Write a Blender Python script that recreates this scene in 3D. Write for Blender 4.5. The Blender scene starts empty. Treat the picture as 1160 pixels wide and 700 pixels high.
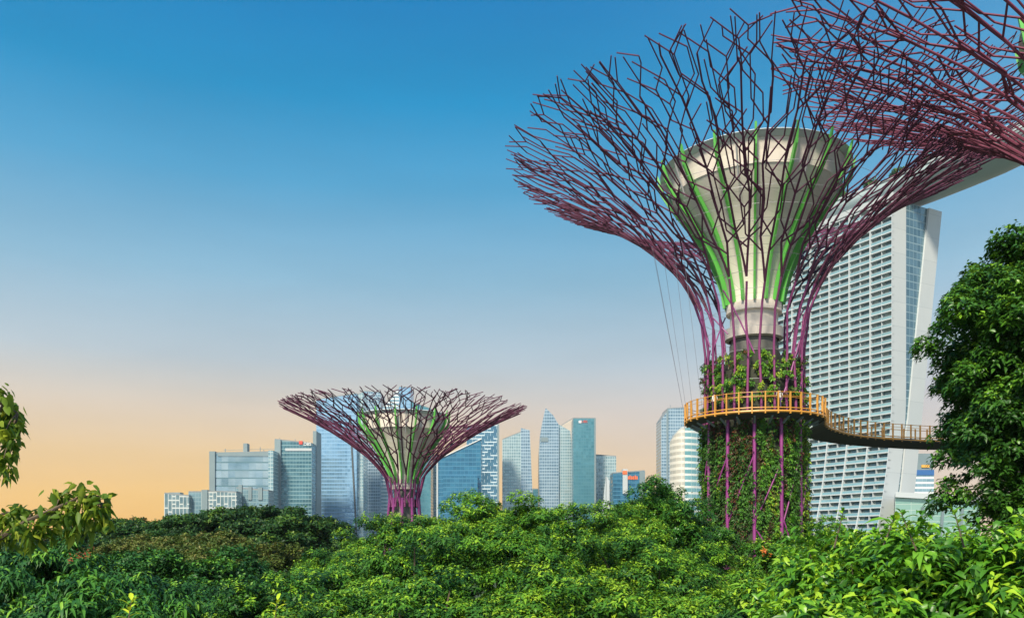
import bpy, math, random
import numpy as np
from mathutils import Vector

scene = bpy.context.scene
COL = scene.collection
R = math.radians

# ------------------------------------------------------------------ camera
F = 979.0                     # focal length in pixels of a 1160 px wide picture
CX, HY, ZC = 580.0, 620.0, 10.0
cam_d = bpy.data.cameras.new("camera")
cam = bpy.data.objects.new("camera", cam_d)
COL.objects.link(cam)
cam.location = (0, 0, ZC)
cam.rotation_euler = (R(90), 0, 0)
cam_d.sensor_width = 36.0
cam_d.lens = 36.0 * F / 1160.0
cam_d.shift_y = (HY - 350.0) / 1160.0
cam_d.clip_start = 0.2
cam_d.clip_end = 30000
scene.camera = cam

# ------------------------------------------------------------------ world, sun, exposure
SUN_EL, SUN_AZ = R(43), R(205)        # azimuth clockwise from +Y: behind the camera, to its left
def lin(c):
    return tuple((v / 255.0 / 12.92) if v / 255.0 <= 0.04045 else ((v / 255.0 + 0.055) / 1.055) ** 2.4 for v in c) + (1.0,)

EXPO = 0.7
world = bpy.data.worlds.new("World")
scene.world = world
world.use_nodes = True
nt = world.node_tree
nt.nodes.clear()
N, L = nt.nodes.new, nt.links.new
out = N("ShaderNodeOutputWorld")
bg = N("ShaderNodeBackground")
tc = N("ShaderNodeTexCoord")
sep = N("ShaderNodeSeparateXYZ")
L(tc.outputs["Generated"], sep.inputs[0])
def ramp(stops):
    r = N("ShaderNodeValToRGB")
    cr = r.color_ramp
    while len(cr.elements) < len(stops):
        cr.elements.new(0.5)
    for e, (p, c) in zip(cr.elements, stops):
        e.position = p
        e.color = lin(c)
    L(sep.outputs["Z"], r.inputs[0])
    return r
# evening side of the sky (ahead of the camera), and the plain blue sky behind it
warm = ramp([(0.0, (255, 193, 92)), (0.055, (254, 204, 118)), (0.10, (246, 208, 148)), (0.15, (227, 209, 186)),
             (0.205, (190, 204, 212)), (0.29, (142, 188, 214)), (0.38, (82, 165, 209)), (0.455, (20, 147, 202)), (0.54, (0, 126, 190)), (1.0, (0, 88, 154))])
pink = ramp([(0.0, (242, 203, 160)), (0.055, (238, 208, 176)), (0.10, (228, 209, 191)), (0.15, (214, 207, 204)),
             (0.205, (188, 204, 215)), (0.29, (142, 188, 214)), (0.38, (82, 165, 209)), (0.455, (20, 147, 202)), (0.54, (0, 126, 190)), (1.0, (0, 88, 154))])
glow = N("ShaderNodeVectorMath"); glow.operation = 'DOT_PRODUCT'
L(tc.outputs["Generated"], glow.inputs[0]); glow.inputs[1].default_value = (-0.62, 0.78, 0.0)
gmr = N("ShaderNodeMapRange"); gmr.interpolation_type = 'SMOOTHSTEP'; gmr.inputs[1].default_value = 0.42; gmr.inputs[2].default_value = 1.0
L(glow.outputs["Value"], gmr.inputs[0])
wmix = N("ShaderNodeMix"); wmix.data_type = 'RGBA'
L(gmr.outputs[0], wmix.inputs[0]); L(pink.outputs[0], wmix.inputs[6]); L(warm.outputs[0], wmix.inputs[7])
cool = ramp([(0.0, (232, 236, 238)), (0.12, (222, 233, 240)), (0.30, (186, 215, 236)), (0.55, (120, 178, 222)), (1.0, (40, 120, 190))])
dotn = N("ShaderNodeVectorMath"); dotn.operation = 'DOT_PRODUCT'
L(tc.outputs["Generated"], dotn.inputs[0])
dotn.inputs[1].default_value = (-0.40, 0.92, 0.0)
mr = N("ShaderNodeMapRange"); mr.interpolation_type = 'SMOOTHSTEP'
mr.inputs[1].default_value = -0.15; mr.inputs[2].default_value = 0.85
L(dotn.outputs["Value"], mr.inputs[0])
mixs = N("ShaderNodeMix"); mixs.data_type = 'RGBA'
L(mr.outputs[0], mixs.inputs[0]); L(cool.outputs[0], mixs.inputs[6]); L(wmix.outputs[2], mixs.inputs[7])
sky = N("ShaderNodeTexSky"); sky.sky_type = 'NISHITA'; sky.sun_disc = False
sky.sun_elevation = SUN_EL; sky.sun_rotation = SUN_AZ
skm = N("ShaderNodeVectorMath"); skm.operation = 'SCALE'; skm.inputs[3].default_value = 0.10
L(sky.outputs[0], skm.inputs[0])
# thin uneven evening haze in the air of the sky itself
smap = N("ShaderNodeMapping"); smap.inputs["Scale"].default_value = (2.2, 2.2, 11.0); smap.inputs["Rotation"].default_value = (0.10, 0.06, 0.4)
L(tc.outputs["Generated"], smap.inputs[0])
snz = N("ShaderNodeTexNoise"); snz.inputs["Scale"].default_value = 1.4; snz.inputs["Detail"].default_value = 7; snz.inputs["Roughness"].default_value = 0.58
L(smap.outputs[0], snz.inputs["Vector"])
srg = N("ShaderNodeMapRange"); srg.inputs[1].default_value = 0.3; srg.inputs[2].default_value = 0.7; srg.inputs[3].default_value = 2.0 ** -EXPO * 0.955; srg.inputs[4].default_value = 2.0 ** -EXPO * 1.045
L(snz.outputs[0], srg.inputs[0])
gain = N("ShaderNodeVectorMath"); gain.operation = 'SCALE'
L(srg.outputs[0], gain.inputs[3])
L(mixs.outputs[2], gain.inputs[0])
mix2 = N("ShaderNodeMix"); mix2.data_type = 'RGBA'; mix2.inputs[0].default_value = 0.97
L(skm.outputs[0], mix2.inputs[6]); L(gain.outputs[0], mix2.inputs[7])
L(mix2.outputs[2], bg.inputs[0])
bg.inputs[1].default_value = 1.0
L(bg.outputs[0], out.inputs[0])

sun_d = bpy.data.lights.new("sun", 'SUN')
sun_d.energy = 4.0
sun_d.angle = R(9.0)
sun_d.color = (1.0, 0.89, 0.72)
sun = bpy.data.objects.new("sun", sun_d)
COL.objects.link(sun)
sdir = Vector((math.sin(SUN_AZ) * math.cos(SUN_EL), math.cos(SUN_AZ) * math.cos(SUN_EL), math.sin(SUN_EL)))
sun.rotation_euler = sdir.to_track_quat('Z', 'Y').to_euler()
sun.location = (0, 0, 80)

scene.view_settings.view_transform = 'Standard'
scene.view_settings.look = 'None'
scene.view_settings.exposure = EXPO
scene.view_settings.gamma = 1.0
scene.view_settings.use_curve_mapping = False
scene.cycles.volume_bounces = 0
scene.cycles.max_bounces = 8
scene.cycles.diffuse_bounces = 3
scene.cycles.transmission_bounces = 3

# ------------------------------------------------------------------ helpers
def X(px, Y): return (px - CX) / F * Y
def Z(py, Y): return ZC + (HY - py) / F * Y

def tag(o, label=None, cat=None, group=None, kind=None):
    if label: o["label"] = label
    if cat: o["category"] = cat
    if group: o["group"] = group
    if kind: o["kind"] = kind
    return o

def empty(name, loc, label=None, cat=None, group=None):
    o = bpy.data.objects.new(name, None)
    o.empty_display_size = 0.5
    COL.objects.link(o)
    o.location = loc
    return tag(o, label, cat, group)

def mesh_np(name, V, tris=None, quads=None, tint=None, uv=None, mi=None):
    me = bpy.data.meshes.new(name)
    V = np.asarray(V, dtype=np.float32)
    loops, starts, totals = [], [], []
    off = 0
    for F_, n in ((tris, 3), (quads, 4)):
        if F_ is None or len(F_) == 0: continue
        F_ = np.asarray(F_, dtype=np.int32)
        loops.append(F_.ravel())
        starts.append(off + np.arange(len(F_), dtype=np.int32) * n)
        totals.append(np.full(len(F_), n, dtype=np.int32))
        off += F_.size
    loops = np.concatenate(loops); starts = np.concatenate(starts); totals = np.concatenate(totals)
    me.vertices.add(len(V)); me.vertices.foreach_set("co", V.ravel())
    me.loops.add(len(loops)); me.loops.foreach_set("vertex_index", loops)
    me.polygons.add(len(starts)); me.polygons.foreach_set("loop_start", starts); me.polygons.foreach_set("loop_total", totals)
    if mi is not None: me.polygons.foreach_set("material_index", np.asarray(mi, dtype=np.int32))
    if tint is not None:
        a = me.attributes.new("tint", 'FLOAT', 'POINT')
        a.data.foreach_set("value", np.asarray(tint, dtype=np.float32))
    if uv is not None:
        u = me.uv_layers.new(name="UVMap")
        u.data.foreach_set("uv", np.asarray(uv, dtype=np.float32)[loops].ravel())
    me.update(calc_edges=True)
    return me

def link(name, me, mat, parent=None, smooth=False, loc=None):
    o = bpy.data.objects.new(name, me)
    COL.objects.link(o)
    if mat is not None:
        for m in (mat if isinstance(mat, (list, tuple)) else [mat]):
            me.materials.append(m)
    if smooth:
        me.polygons.foreach_set("use_smooth", np.ones(len(me.polygons), dtype=bool))
    if parent is not None: o.parent = parent
    if loc is not None: o.location = loc
    return o

class MB:
    """collects boxes, prisms, tubes; build() links them as one mesh"""
    def __init__(s): s.v, s.f, s.m, s.uv = [], [], [], []
    def add(s, vs, fs, m=0, uvs=None):
        o = len(s.v)
        s.v += [tuple(v) for v in vs]
        s.uv += (uvs if uvs else [(0, 0)] * len(vs))
        s.f += [tuple(i + o for i in f) for f in fs]
        s.m += [m] * len(fs)
    def box(s, x0, x1, y0, y1, z0, z1, m=0):
        vs = [(x0,y0,z0),(x1,y0,z0),(x1,y1,z0),(x0,y1,z0),(x0,y0,z1),(x1,y0,z1),(x1,y1,z1),(x0,y1,z1)]
        s.add(vs, [(3,2,1,0),(4,5,6,7),(0,1,5,4),(1,2,6,5),(2,3,7,6),(3,0,4,7)], m, [(v[0]+v[1], v[2]) for v in vs])
    def obox(s, c, ax, ay, az, m=0):
        """box from centre and three half-axis vectors"""
        c, ax, ay, az = Vector(c), Vector(ax), Vector(ay), Vector(az)
        vs = [c+ax*i+ay*j+az*k for k in (-1,1) for i,j in ((-1,-1),(1,-1),(1,1),(-1,1))]
        s.add(vs, [(3,2,1,0),(4,5,6,7),(0,1,5,4),(1,2,6,5),(2,3,7,6),(3,0,4,7)], m)
    def wall(s, a, b, za, zb, z0=0.0, m=0, u0=0.0):
        """upright wall a->b (plan points); tops za, zb; UV in metres"""
        l = math.hypot(b[0]-a[0], b[1]-a[1])
        s.add([(a[0],a[1],z0),(b[0],b[1],z0),(b[0],b[1],zb),(a[0],a[1],za)], [(0,1,2,3)], m,
              [(u0,z0),(u0+l,z0),(u0+l,zb),(u0,za)])
        return u0 + l
    def bar(s, p, q, r, n=6, r2=None, m=0):
        p, q = Vector(p), Vector(q)
        d = (q - p)
        if d.length < 1e-6: return
        d.normalize()
        a = d.orthogonal().normalized(); b = d.cross(a)
        r2 = r if r2 is None else r2
        vs = []
        for c, rr in ((p, r), (q, r2)):
            for k in range(n):
                t = 2*math.pi*k/n
                vs.append(c + a*(rr*math.cos(t)) + b*(rr*math.sin(t)))
        fs = [(k, (k+1)%n, n+(k+1)%n, n+k) for k in range(n)]
        fs += [tuple(reversed(range(n))), tuple(range(n, 2*n))]
        s.add(vs, fs, m)
    def tube(s, pts, r, n=6, closed=False, m=0):
        """swept tube through pts; r a number or one per point"""
        pts = [Vector(p) for p in pts]
        k = len(pts)
        rs = r if isinstance(r, (list, tuple)) else [r]*k
        vs = []
        up = None
        for i, p in enumerate(pts):
            if closed: d = pts[(i+1)%k] - pts[i-1]
            else: d = pts[min(i+1,k-1)] - pts[max(i-1,0)]
            d.normalize()
            if up is None: up = d.orthogonal().normalized()
            a = (up - d*up.dot(d)).normalized(); up = a
            b = d.cross(a)
            for j in range(n):
                t = 2*math.pi*j/n
                vs.append(p + a*(rs[i]*math.cos(t)) + b*(rs[i]*math.sin(t)))
        fs = []
        for i in range(k if closed else k-1):
            i2 = (i+1) % k
            for j in range(n):
                fs.append((i*n+j, i*n+(j+1)%n, i2*n+(j+1)%n, i2*n+j))
        if not closed:
            fs.append(tuple(reversed(range(n)))); fs.append(tuple(range((k-1)*n, k*n)))
        s.add(vs, fs, m)
    def lathe(s, prof, n=48, m=0):
        vs, fs, uvs = [], [], []
        for (r, z) in prof:
            for j in range(n):
                t = 2*math.pi*j/n
                vs.append((r*math.cos(t), r*math.sin(t), z)); uvs.append((r*t, z))
        for i in range(len(prof)-1):
            for j in range(n):
                fs.append((i*n+j, i*n+(j+1)%n, (i+1)*n+(j+1)%n, (i+1)*n+j))
        s.add(vs, fs, m, uvs)
    def mesh(s, name):
        me = bpy.data.meshes.new(name)
        me.from_pydata([tuple(v) for v in s.v], [], s.f)
        me.polygons.foreach_set("material_index", np.array(s.m, dtype=np.int32))
        u = me.uv_layers.new(name="UVMap")
        idx = np.zeros(len(me.loops), dtype=np.int32); me.loops.foreach_get("vertex_index", idx)
        u.data.foreach_set("uv", np.array(s.uv, dtype=np.float32)[idx].ravel())
        me.update()
        return me
    def build(s, name, mat, parent=None, smooth=False, loc=None):
        return link(name, s.mesh(name), mat, parent, smooth, loc)

# ------------------------------------------------------------------ materials
def mat_new(name):
    m = bpy.data.materials.new(name); m.use_nodes = True
    nt = m.node_tree
    return m, nt, nt.nodes["Principled BSDF"], nt.nodes.new, nt.links.new

def plain(name, col, rough=0.6, metal=0.0, var=0.12, scale=1.0, bump=0.0):
    m, nt, b, N, L = mat_new(name)
    tcn = N("ShaderNodeTexCoord")
    no = N("ShaderNodeTexNoise"); no.inputs["Scale"].default_value = scale; no.inputs["Detail"].default_value = 5
    L(tcn.outputs["Object"], no.inputs["Vector"])
    mx = N("ShaderNodeMix"); mx.data_type = 'RGBA'
    c = np.array(col)
    mx.inputs[6].default_value = tuple(c*(1-var)) + (1,)
    mx.inputs[7].default_value = tuple(np.minimum(c*(1+var), 1)) + (1,)
    L(no.outputs[0], mx.inputs[0])
    L(mx.outputs[2], b.inputs["Base Color"])
    b.inputs["Roughness"].default_value = rough
    b.inputs["Metallic"].default_value = metal
    if bump:
        bp = N("ShaderNodeBump"); bp.inputs["Strength"].default_value = bump
        L(no.outputs[0], bp.inputs["Height"]); L(bp.outputs[0], b.inputs["Normal"])
    return m

def leaf_mat(name, stops, rough=0.5, trans=0.2, spec=0.3):
    m, nt, b, N, L = mat_new(name)
    at = N("ShaderNodeAttribute"); at.attribute_name = "tint"
    r = N("ShaderNodeValToRGB"); cr = r.color_ramp
    while len(cr.elements) < len(stops): cr.elements.new(0.5)
    for e, (p, c) in zip(cr.elements, stops):
        e.position = p; e.color = tuple(c) + (1,)
    L(at.outputs["Fac"], r.inputs[0])
    L(r.outputs[0], b.inputs["Base Color"])
    b.inputs["Roughness"].default_value = rough
    b.inputs["Specular IOR Level"].default_value = spec
    if trans > 0:
        tr = N("ShaderNodeBsdfTranslucent")
        hs = N("ShaderNodeHueSaturation"); hs.inputs["Value"].default_value = 1.25; hs.inputs["Hue"].default_value = 0.485
        L(r.outputs[0], hs.inputs["Color"]); L(hs.outputs[0], tr.inputs[0])
        ms = N("ShaderNodeMixShader"); ms.inputs[0].default_value = trans
        o = nt.nodes["Material Output"]
        L(b.outputs[0], ms.inputs[1]); L(tr.outputs[0], ms.inputs[2]); L(ms.outputs[0], o.inputs[0])
    return m

def facade(name, ga, gb, frame, fw=3.0, fh=4.0, band=0.25, mull=0.08, metal=0.6, rough=0.14, wob=0.05, stagger=False, frough=0.5, skip=0.0):
    """curtain wall: panes of varied glass, floor bands and mullions; UV in metres"""
    m, nt, b, N, L = mat_new(name)
    uv = N("ShaderNodeUVMap")
    sp = N("ShaderNodeSeparateXYZ"); L(uv.outputs[0], sp.inputs[0])
    def math_(op, a, bb=None):
        n = N("ShaderNodeMath"); n.operation = op
        for i, v in enumerate((a, bb)):
            if v is None: continue
            if isinstance(v, (int, float)): n.inputs[i].default_value = v
            else: L(v, n.inputs[i])
        return n.outputs[0]
    u = math_('DIVIDE', sp.outputs[0], fw)
    v = math_('DIVIDE', sp.outputs[1], fh)
    fv = math_('FLOOR', v)
    if stagger:
        par = math_('MODULO', fv, 2.0)
        u = math_('ADD', u, math_('MULTIPLY', par, 0.5))
    fu = math_('FLOOR', u)
    cb = N("ShaderNodeCombineXYZ"); L(fu, cb.inputs[0]); L(fv, cb.inputs[1])
    wn = N("ShaderNodeTexWhiteNoise"); wn.noise_dimensions = '2D'; L(cb.outputs[0], wn.inputs["Vector"])
    no = N("ShaderNodeTexNoise"); no.inputs["Scale"].default_value = 0.05; no.inputs["Detail"].default_value = 3
    L(uv.outputs[0], no.inputs["Vector"])
    fac = math_('ADD', math_('MULTIPLY', wn.outputs["Value"], 0.55), math_('MULTIPLY', math_('SUBTRACT', no.outputs[0], 0.28), 1.3))  # random pane tone, plus broad noise painting uneven reflections into the colour
    gm = N("ShaderNodeMix"); gm.data_type = 'RGBA'; gm.clamp_factor = True
    gm.inputs[6].default_value = tuple(ga) + (1,); gm.inputs[7].default_value = tuple(gb) + (1,)
    L(fac, gm.inputs[0])
    isb = math_('LESS_THAN', math_('FRACT', v), band)
    if skip > 0:     # some bands are missing, so that the rows of ledges break up
        isb = math_('MULTIPLY', isb, math_('GREATER_THAN', wn.outputs["Value"], skip))
    ism = math_('LESS_THAN', math_('FRACT', u), mull)
    fr = math_('MAXIMUM', isb, ism)
    cm = N("ShaderNodeMix"); cm.data_type = 'RGBA'
    L(fr, cm.inputs[0]); L(gm.outputs[2], cm.inputs[6]); cm.inputs[7].default_value = tuple(frame) + (1,)
    L(cm.outputs[2], b.inputs["Base Color"])
    inv = math_('SUBTRACT', 1.0, fr)
    L(math_('MULTIPLY', inv, metal), b.inputs["Metallic"])
    L(math_('ADD', math_('MULTIPLY', fr, frough - rough), rough), b.inputs["Roughness"])
    # every pane sits at a slightly different angle
    ge = N("ShaderNodeNewGeometry")
    sb = N("ShaderNodeVectorMath"); sb.operation = 'SUBTRACT'; L(wn.outputs["Color"], sb.inputs[0]); sb.inputs[1].default_value = (0.5, 0.5, 0.5)
    sc = N("ShaderNodeVectorMath"); sc.operation = 'SCALE'; L(sb.outputs[0], sc.inputs[0]); sc.inputs[3].default_value = wob
    ad = N("ShaderNodeVectorMath"); ad.operation = 'ADD'; L(ge.outputs["Normal"], ad.inputs[0]); L(sc.outputs[0], ad.inputs[1])
    nm = N("ShaderNodeVectorMath"); nm.operation = 'NORMALIZE'; L(ad.outputs[0], nm.inputs[0])
    L(nm.outputs[0], b.inputs["Normal"])
    return m

M_PURPLE = plain("purple_steel_lit", (0.25, 0.040, 0.20), 0.45, 0.0, 0.25, 0.6)  # trunk ribs: brighter tone, painted as lit steel
M_MIDPURPLE = plain("violet_steel_half_lit", (0.21, 0.038, 0.145), 0.75, 0.0, 0.25, 0.6)  # neck stems: painted step between lit trunk and backlit canopy
M_PLUM_BACKLIT = plain("plum_steel_backlit", (0.105, 0.022, 0.060), 0.75, 0.0, 0.3, 0.4)  # canopy ribs: backlit darkness put into the colour
M_ROSE = plain("rose_steel", (0.155, 0.026, 0.060), 0.75, 0.0, 0.3, 0.4)
M_CONC = plain("funnel_concrete", (0.82, 0.78, 0.68), 0.75, 0, 0.10, 0.25, 0.05)
M_LIP = plain("funnel_rim_concrete", (0.76, 0.69, 0.61), 0.75, 0, 0.12, 0.3, 0.05)
M_CORE = plain("core_concrete", (0.17, 0.17, 0.15), 0.8, 0, 0.4, 0.5, 0.2)
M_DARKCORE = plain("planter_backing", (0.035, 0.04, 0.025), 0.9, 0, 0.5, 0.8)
M_GREENFIN = plain("green_fin_paint", (0.10, 0.42, 0.07), 0.4, 0, 0.2, 0.5)
M_CABLE = plain("steel_cable", (0.36, 0.37, 0.38), 0.5, 0.2, 0.05)
M_DKCABLE = plain("dark_cable", (0.20, 0.21, 0.25), 0.5, 0.3, 0.05)
M_GLASSRIM = plain("rim_glass", (0.62, 0.70, 0.72), 0.4, 0.0, 0.1)
M_ORANGE = plain("orange_paint", (0.58, 0.28, 0.045), 0.45, 0, 0.15, 0.7)
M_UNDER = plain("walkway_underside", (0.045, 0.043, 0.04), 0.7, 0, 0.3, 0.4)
M_BARK = plain("bark", (0.10, 0.075, 0.05), 0.9, 0, 0.4, 3.0, 0.4)
M_WHITE = plain("white_panel", (0.50, 0.55, 0.57), 0.6, 0, 0.06, 0.08)
M_WHITE2 = plain("white_cladding", (0.46, 0.50, 0.51), 0.5, 0, 0.10, 0.05)
M_HULL = plain("hull_cladding", (0.32, 0.41, 0.42), 0.5, 0, 0.10, 0.1)
M_ROOF = plain("roof_grey", (0.22, 0.25, 0.26), 0.8, 0, 0.2, 0.1)
M_STEELGREY = plain("grey_cladding", (0.20, 0.27, 0.29), 0.5, 0.2, 0.15, 0.06)
M_RED = plain("red_sign", (0.70, 0.06, 0.03), 0.5, 0, 0.05)
M_ORSIGN = plain("orange_sign", (0.80, 0.16, 0.04), 0.5, 0, 0.05)
M_YELSIGN = plain("yellow_sign", (0.75, 0.40, 0.06), 0.5, 0, 0.05)
M_WSIGN = plain("white_sign", (0.85, 0.85, 0.83), 0.5, 0, 0.03)
M_DARK = plain("dark_recess", (0.06, 0.075, 0.08), 0.6, 0, 0.3, 0.2)

M_CONC = facade("funnel_panels", (0.72, 0.68, 0.59), (0.84, 0.80, 0.70), (0.55, 0.52, 0.46), 2.3, 1.9, 0.025, 0.02, 0.0, 0.7, 0.0, frough=0.8)

# ------------------------------------------------------------------ leaves
def unit(a): return a / np.maximum(np.linalg.norm(a, axis=1, keepdims=True), 1e-9)

def leaves_mesh(name, P, D, Nn, Ln, Wd, droop, tint, fancy=True):
    """one folded blade per row: base P, direction D, face normal Nn, length, width, droop"""
    n = len(P)
    D = unit(D); S = unit(np.cross(D, Nn)); U = unit(np.cross(S, D))
    Ln = Ln[:, None]; Wd = Wd[:, None]
    down = np.array([[0, 0, -1.0]])
    dr = (droop[:, None] if np.ndim(droop) else droop)
    tip = P + D*Ln + down*Ln*dr
    if fancy == 2:
        def at(t, sd, lift, dq): return P + D*Ln*t + S*Wd*sd + U*Wd*lift + down*Ln*dr*dq
        V = np.stack([P, at(.28, .47, .17, .07), at(.62, .42, .15, .36), tip, at(.62, -.42, .15, .36), at(.28, -.47, .17, .07), at(.28, 0, 0, .07), at(.62, 0, 0, .36)], 1).reshape(-1, 3)
        i = np.arange(n)[:, None]*8
        T = np.concatenate([i+np.array([t]) for t in ((0,5,6),(5,4,7),(5,7,6),(4,3,7),(0,6,1),(1,6,7),(1,7,2),(2,7,3))])
        return mesh_np(name, V, tris=T, tint=np.repeat(tint, 8))
    if fancy:
        mid = P + D*Ln*0.5 + down*Ln*dr*0.22
        l = P + D*Ln*0.42 + S*Wd*0.5 + U*Wd*0.16 + down*Ln*dr*0.18
        r = P + D*Ln*0.42 - S*Wd*0.5 + U*Wd*0.16 + down*Ln*dr*0.18
        V = np.stack([P, l, mid, r, tip], 1).reshape(-1, 3)
        i = np.arange(n)[:, None]*5
        T = np.concatenate([i+np.array([[0,3,2]]), i+np.array([[3,4,2]]), i+np.array([[0,2,1]]), i+np.array([[2,4,1]])])
        return mesh_np(name, V, tris=T, tint=np.repeat(tint, 5))
    l = P + D*Ln*0.45 + S*Wd*0.5 + U*Wd*0.12
    r = P + D*Ln*0.45 - S*Wd*0.5 + U*Wd*0.12
    V = np.stack([P, r, tip, l], 1).reshape(-1, 3)
    i = np.arange(n)[:, None]*4
    T = np.concatenate([i+np.array([[0,1,2]]), i+np.array([[0,2,3]])])
    return mesh_np(name, V, tris=T, tint=np.repeat(tint, 4))

def tufts(rng, C, A, k, L, W, spread=(0.6, 1.3), droop=0.3, tint=None, up_bias=0.0, jit=0.25):
    """k leaves round each tuft centre C with axis A -> arrays for leaves_mesh"""
    n = len(C)
    A = unit(A)
    ref = np.where(np.abs(A[:, 2:3]) > 0.9, np.array([[1.0, 0, 0]]), np.array([[0, 0, 1.0]]))
    B1 = unit(np.cross(A, ref)); B2 = np.cross(A, B1)
    Ck = np.repeat(C, k, 0); Ak = np.repeat(A, k, 0); B1 = np.repeat(B1, k, 0); B2 = np.repeat(B2, k, 0)
    m = n*k
    ph = np.tile(np.arange(k)*(2*math.pi/k), n) + np.repeat(rng.uniform(0, 6.28, n), k) + rng.normal(0, 0.25, m)
    th = rng.uniform(spread[0], spread[1], m)
    rad = B1*np.cos(ph)[:, None] + B2*np.sin(ph)[:, None]
    D = Ak*np.cos(th)[:, None] + rad*np.sin(th)[:, None]
    D[:, 2] += up_bias
    Nn = Ak*np.sin(th)[:, None] - rad*np.cos(th)[:, None] + rng.normal(0, 0.2, (m, 3))
    Ls = L*rng.uniform(0.65, 1.25, m)
    P = Ck + Ak*(rng.uniform(-0.5, 0.5, m)*L*0.8)[:, None] + rng.normal(0, jit*L, (m, 3))
    t = np.repeat(tint if tint is not None else rng.uniform(0, 1, n), k) + rng.normal(0, 0.09, m)
    return P, D, Nn, Ls, W*Ls/L, np.full(m, droop)*rng.uniform(0.5, 1.5, m), np.clip(t, 0, 1)

def fib(n):
    i = np.arange(n) + 0.5
    z = 1 - 2*i/n
    ph = i*2.399963
    r = np.sqrt(1 - z*z)
    return np.stack([r*np.cos(ph), r*np.sin(ph), z], 1)

TREE_KINDS = {
    # lr lobe radius, flat lobe flattening, k leaves per tuft, L, W, droop, dens tufts per m2, mat
    'canopy':  dict(br=1.22, nb=11, lr=0.48, flat=0.60, k=8, L=0.17, W=0.068, droop=0.45, dens=26, spread=(0.8, 1.5), zmin=-0.25, fancy=True, nl=0.31, dv=(0.66, 1.10)),
    'glossy':  dict(br=0.85, nb=12, lr=0.36, flat=0.85, k=8, L=0.19, W=0.080, droop=0.45, dens=28, spread=(0.6, 1.4), zmin=-0.5, fancy=True, nl=0.40, dv=(0.72, 1.04)),
    'droopy':  dict(br=0.72, nb=10, lr=0.27, flat=0.85, k=9, L=0.24, W=0.070, droop=0.80, dens=26, spread=(0.9, 1.6), zmin=-0.35, fancy=2, nl=0.38, dv=(0.68, 1.06)),
    'layered': dict(br=2.0, nb=11, lr=0.80, flat=0.42, k=7, L=0.34, W=0.16, droop=0.2, dens=9, spread=(0.7, 1.5), zmin=-0.2, fancy=False, nl=0.42, dv=(0.62, 0.98)),
    'olive':   dict(br=1.35, nb=13, lr=0.50, flat=0.7, k=7, L=0.25, W=0.11, droop=0.25, dens=14, spread=(0.7, 1.5), zmin=-0.3, fancy=False, nl=0.38, dv=(0.66, 1.06)),
    'broad':   dict(br=0.85, nb=11, lr=0.38, flat=0.95, k=7, L=0.17, W=0.080, droop=0.50, dens=31, spread=(0.6, 1.5), zmin=-0.95, fancy=2, nl=0.52, dv=(0.74, 1.03)),
    'bigleaf': dict(lr=0.30, flat=0.9, k=7, L=0.22, W=0.062, droop=0.55, dens=42, spread=(0.5, 1.35), zmin=-0.55, fancy=2, nl=0.34, dv=(0.66, 1.10)),
}

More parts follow.
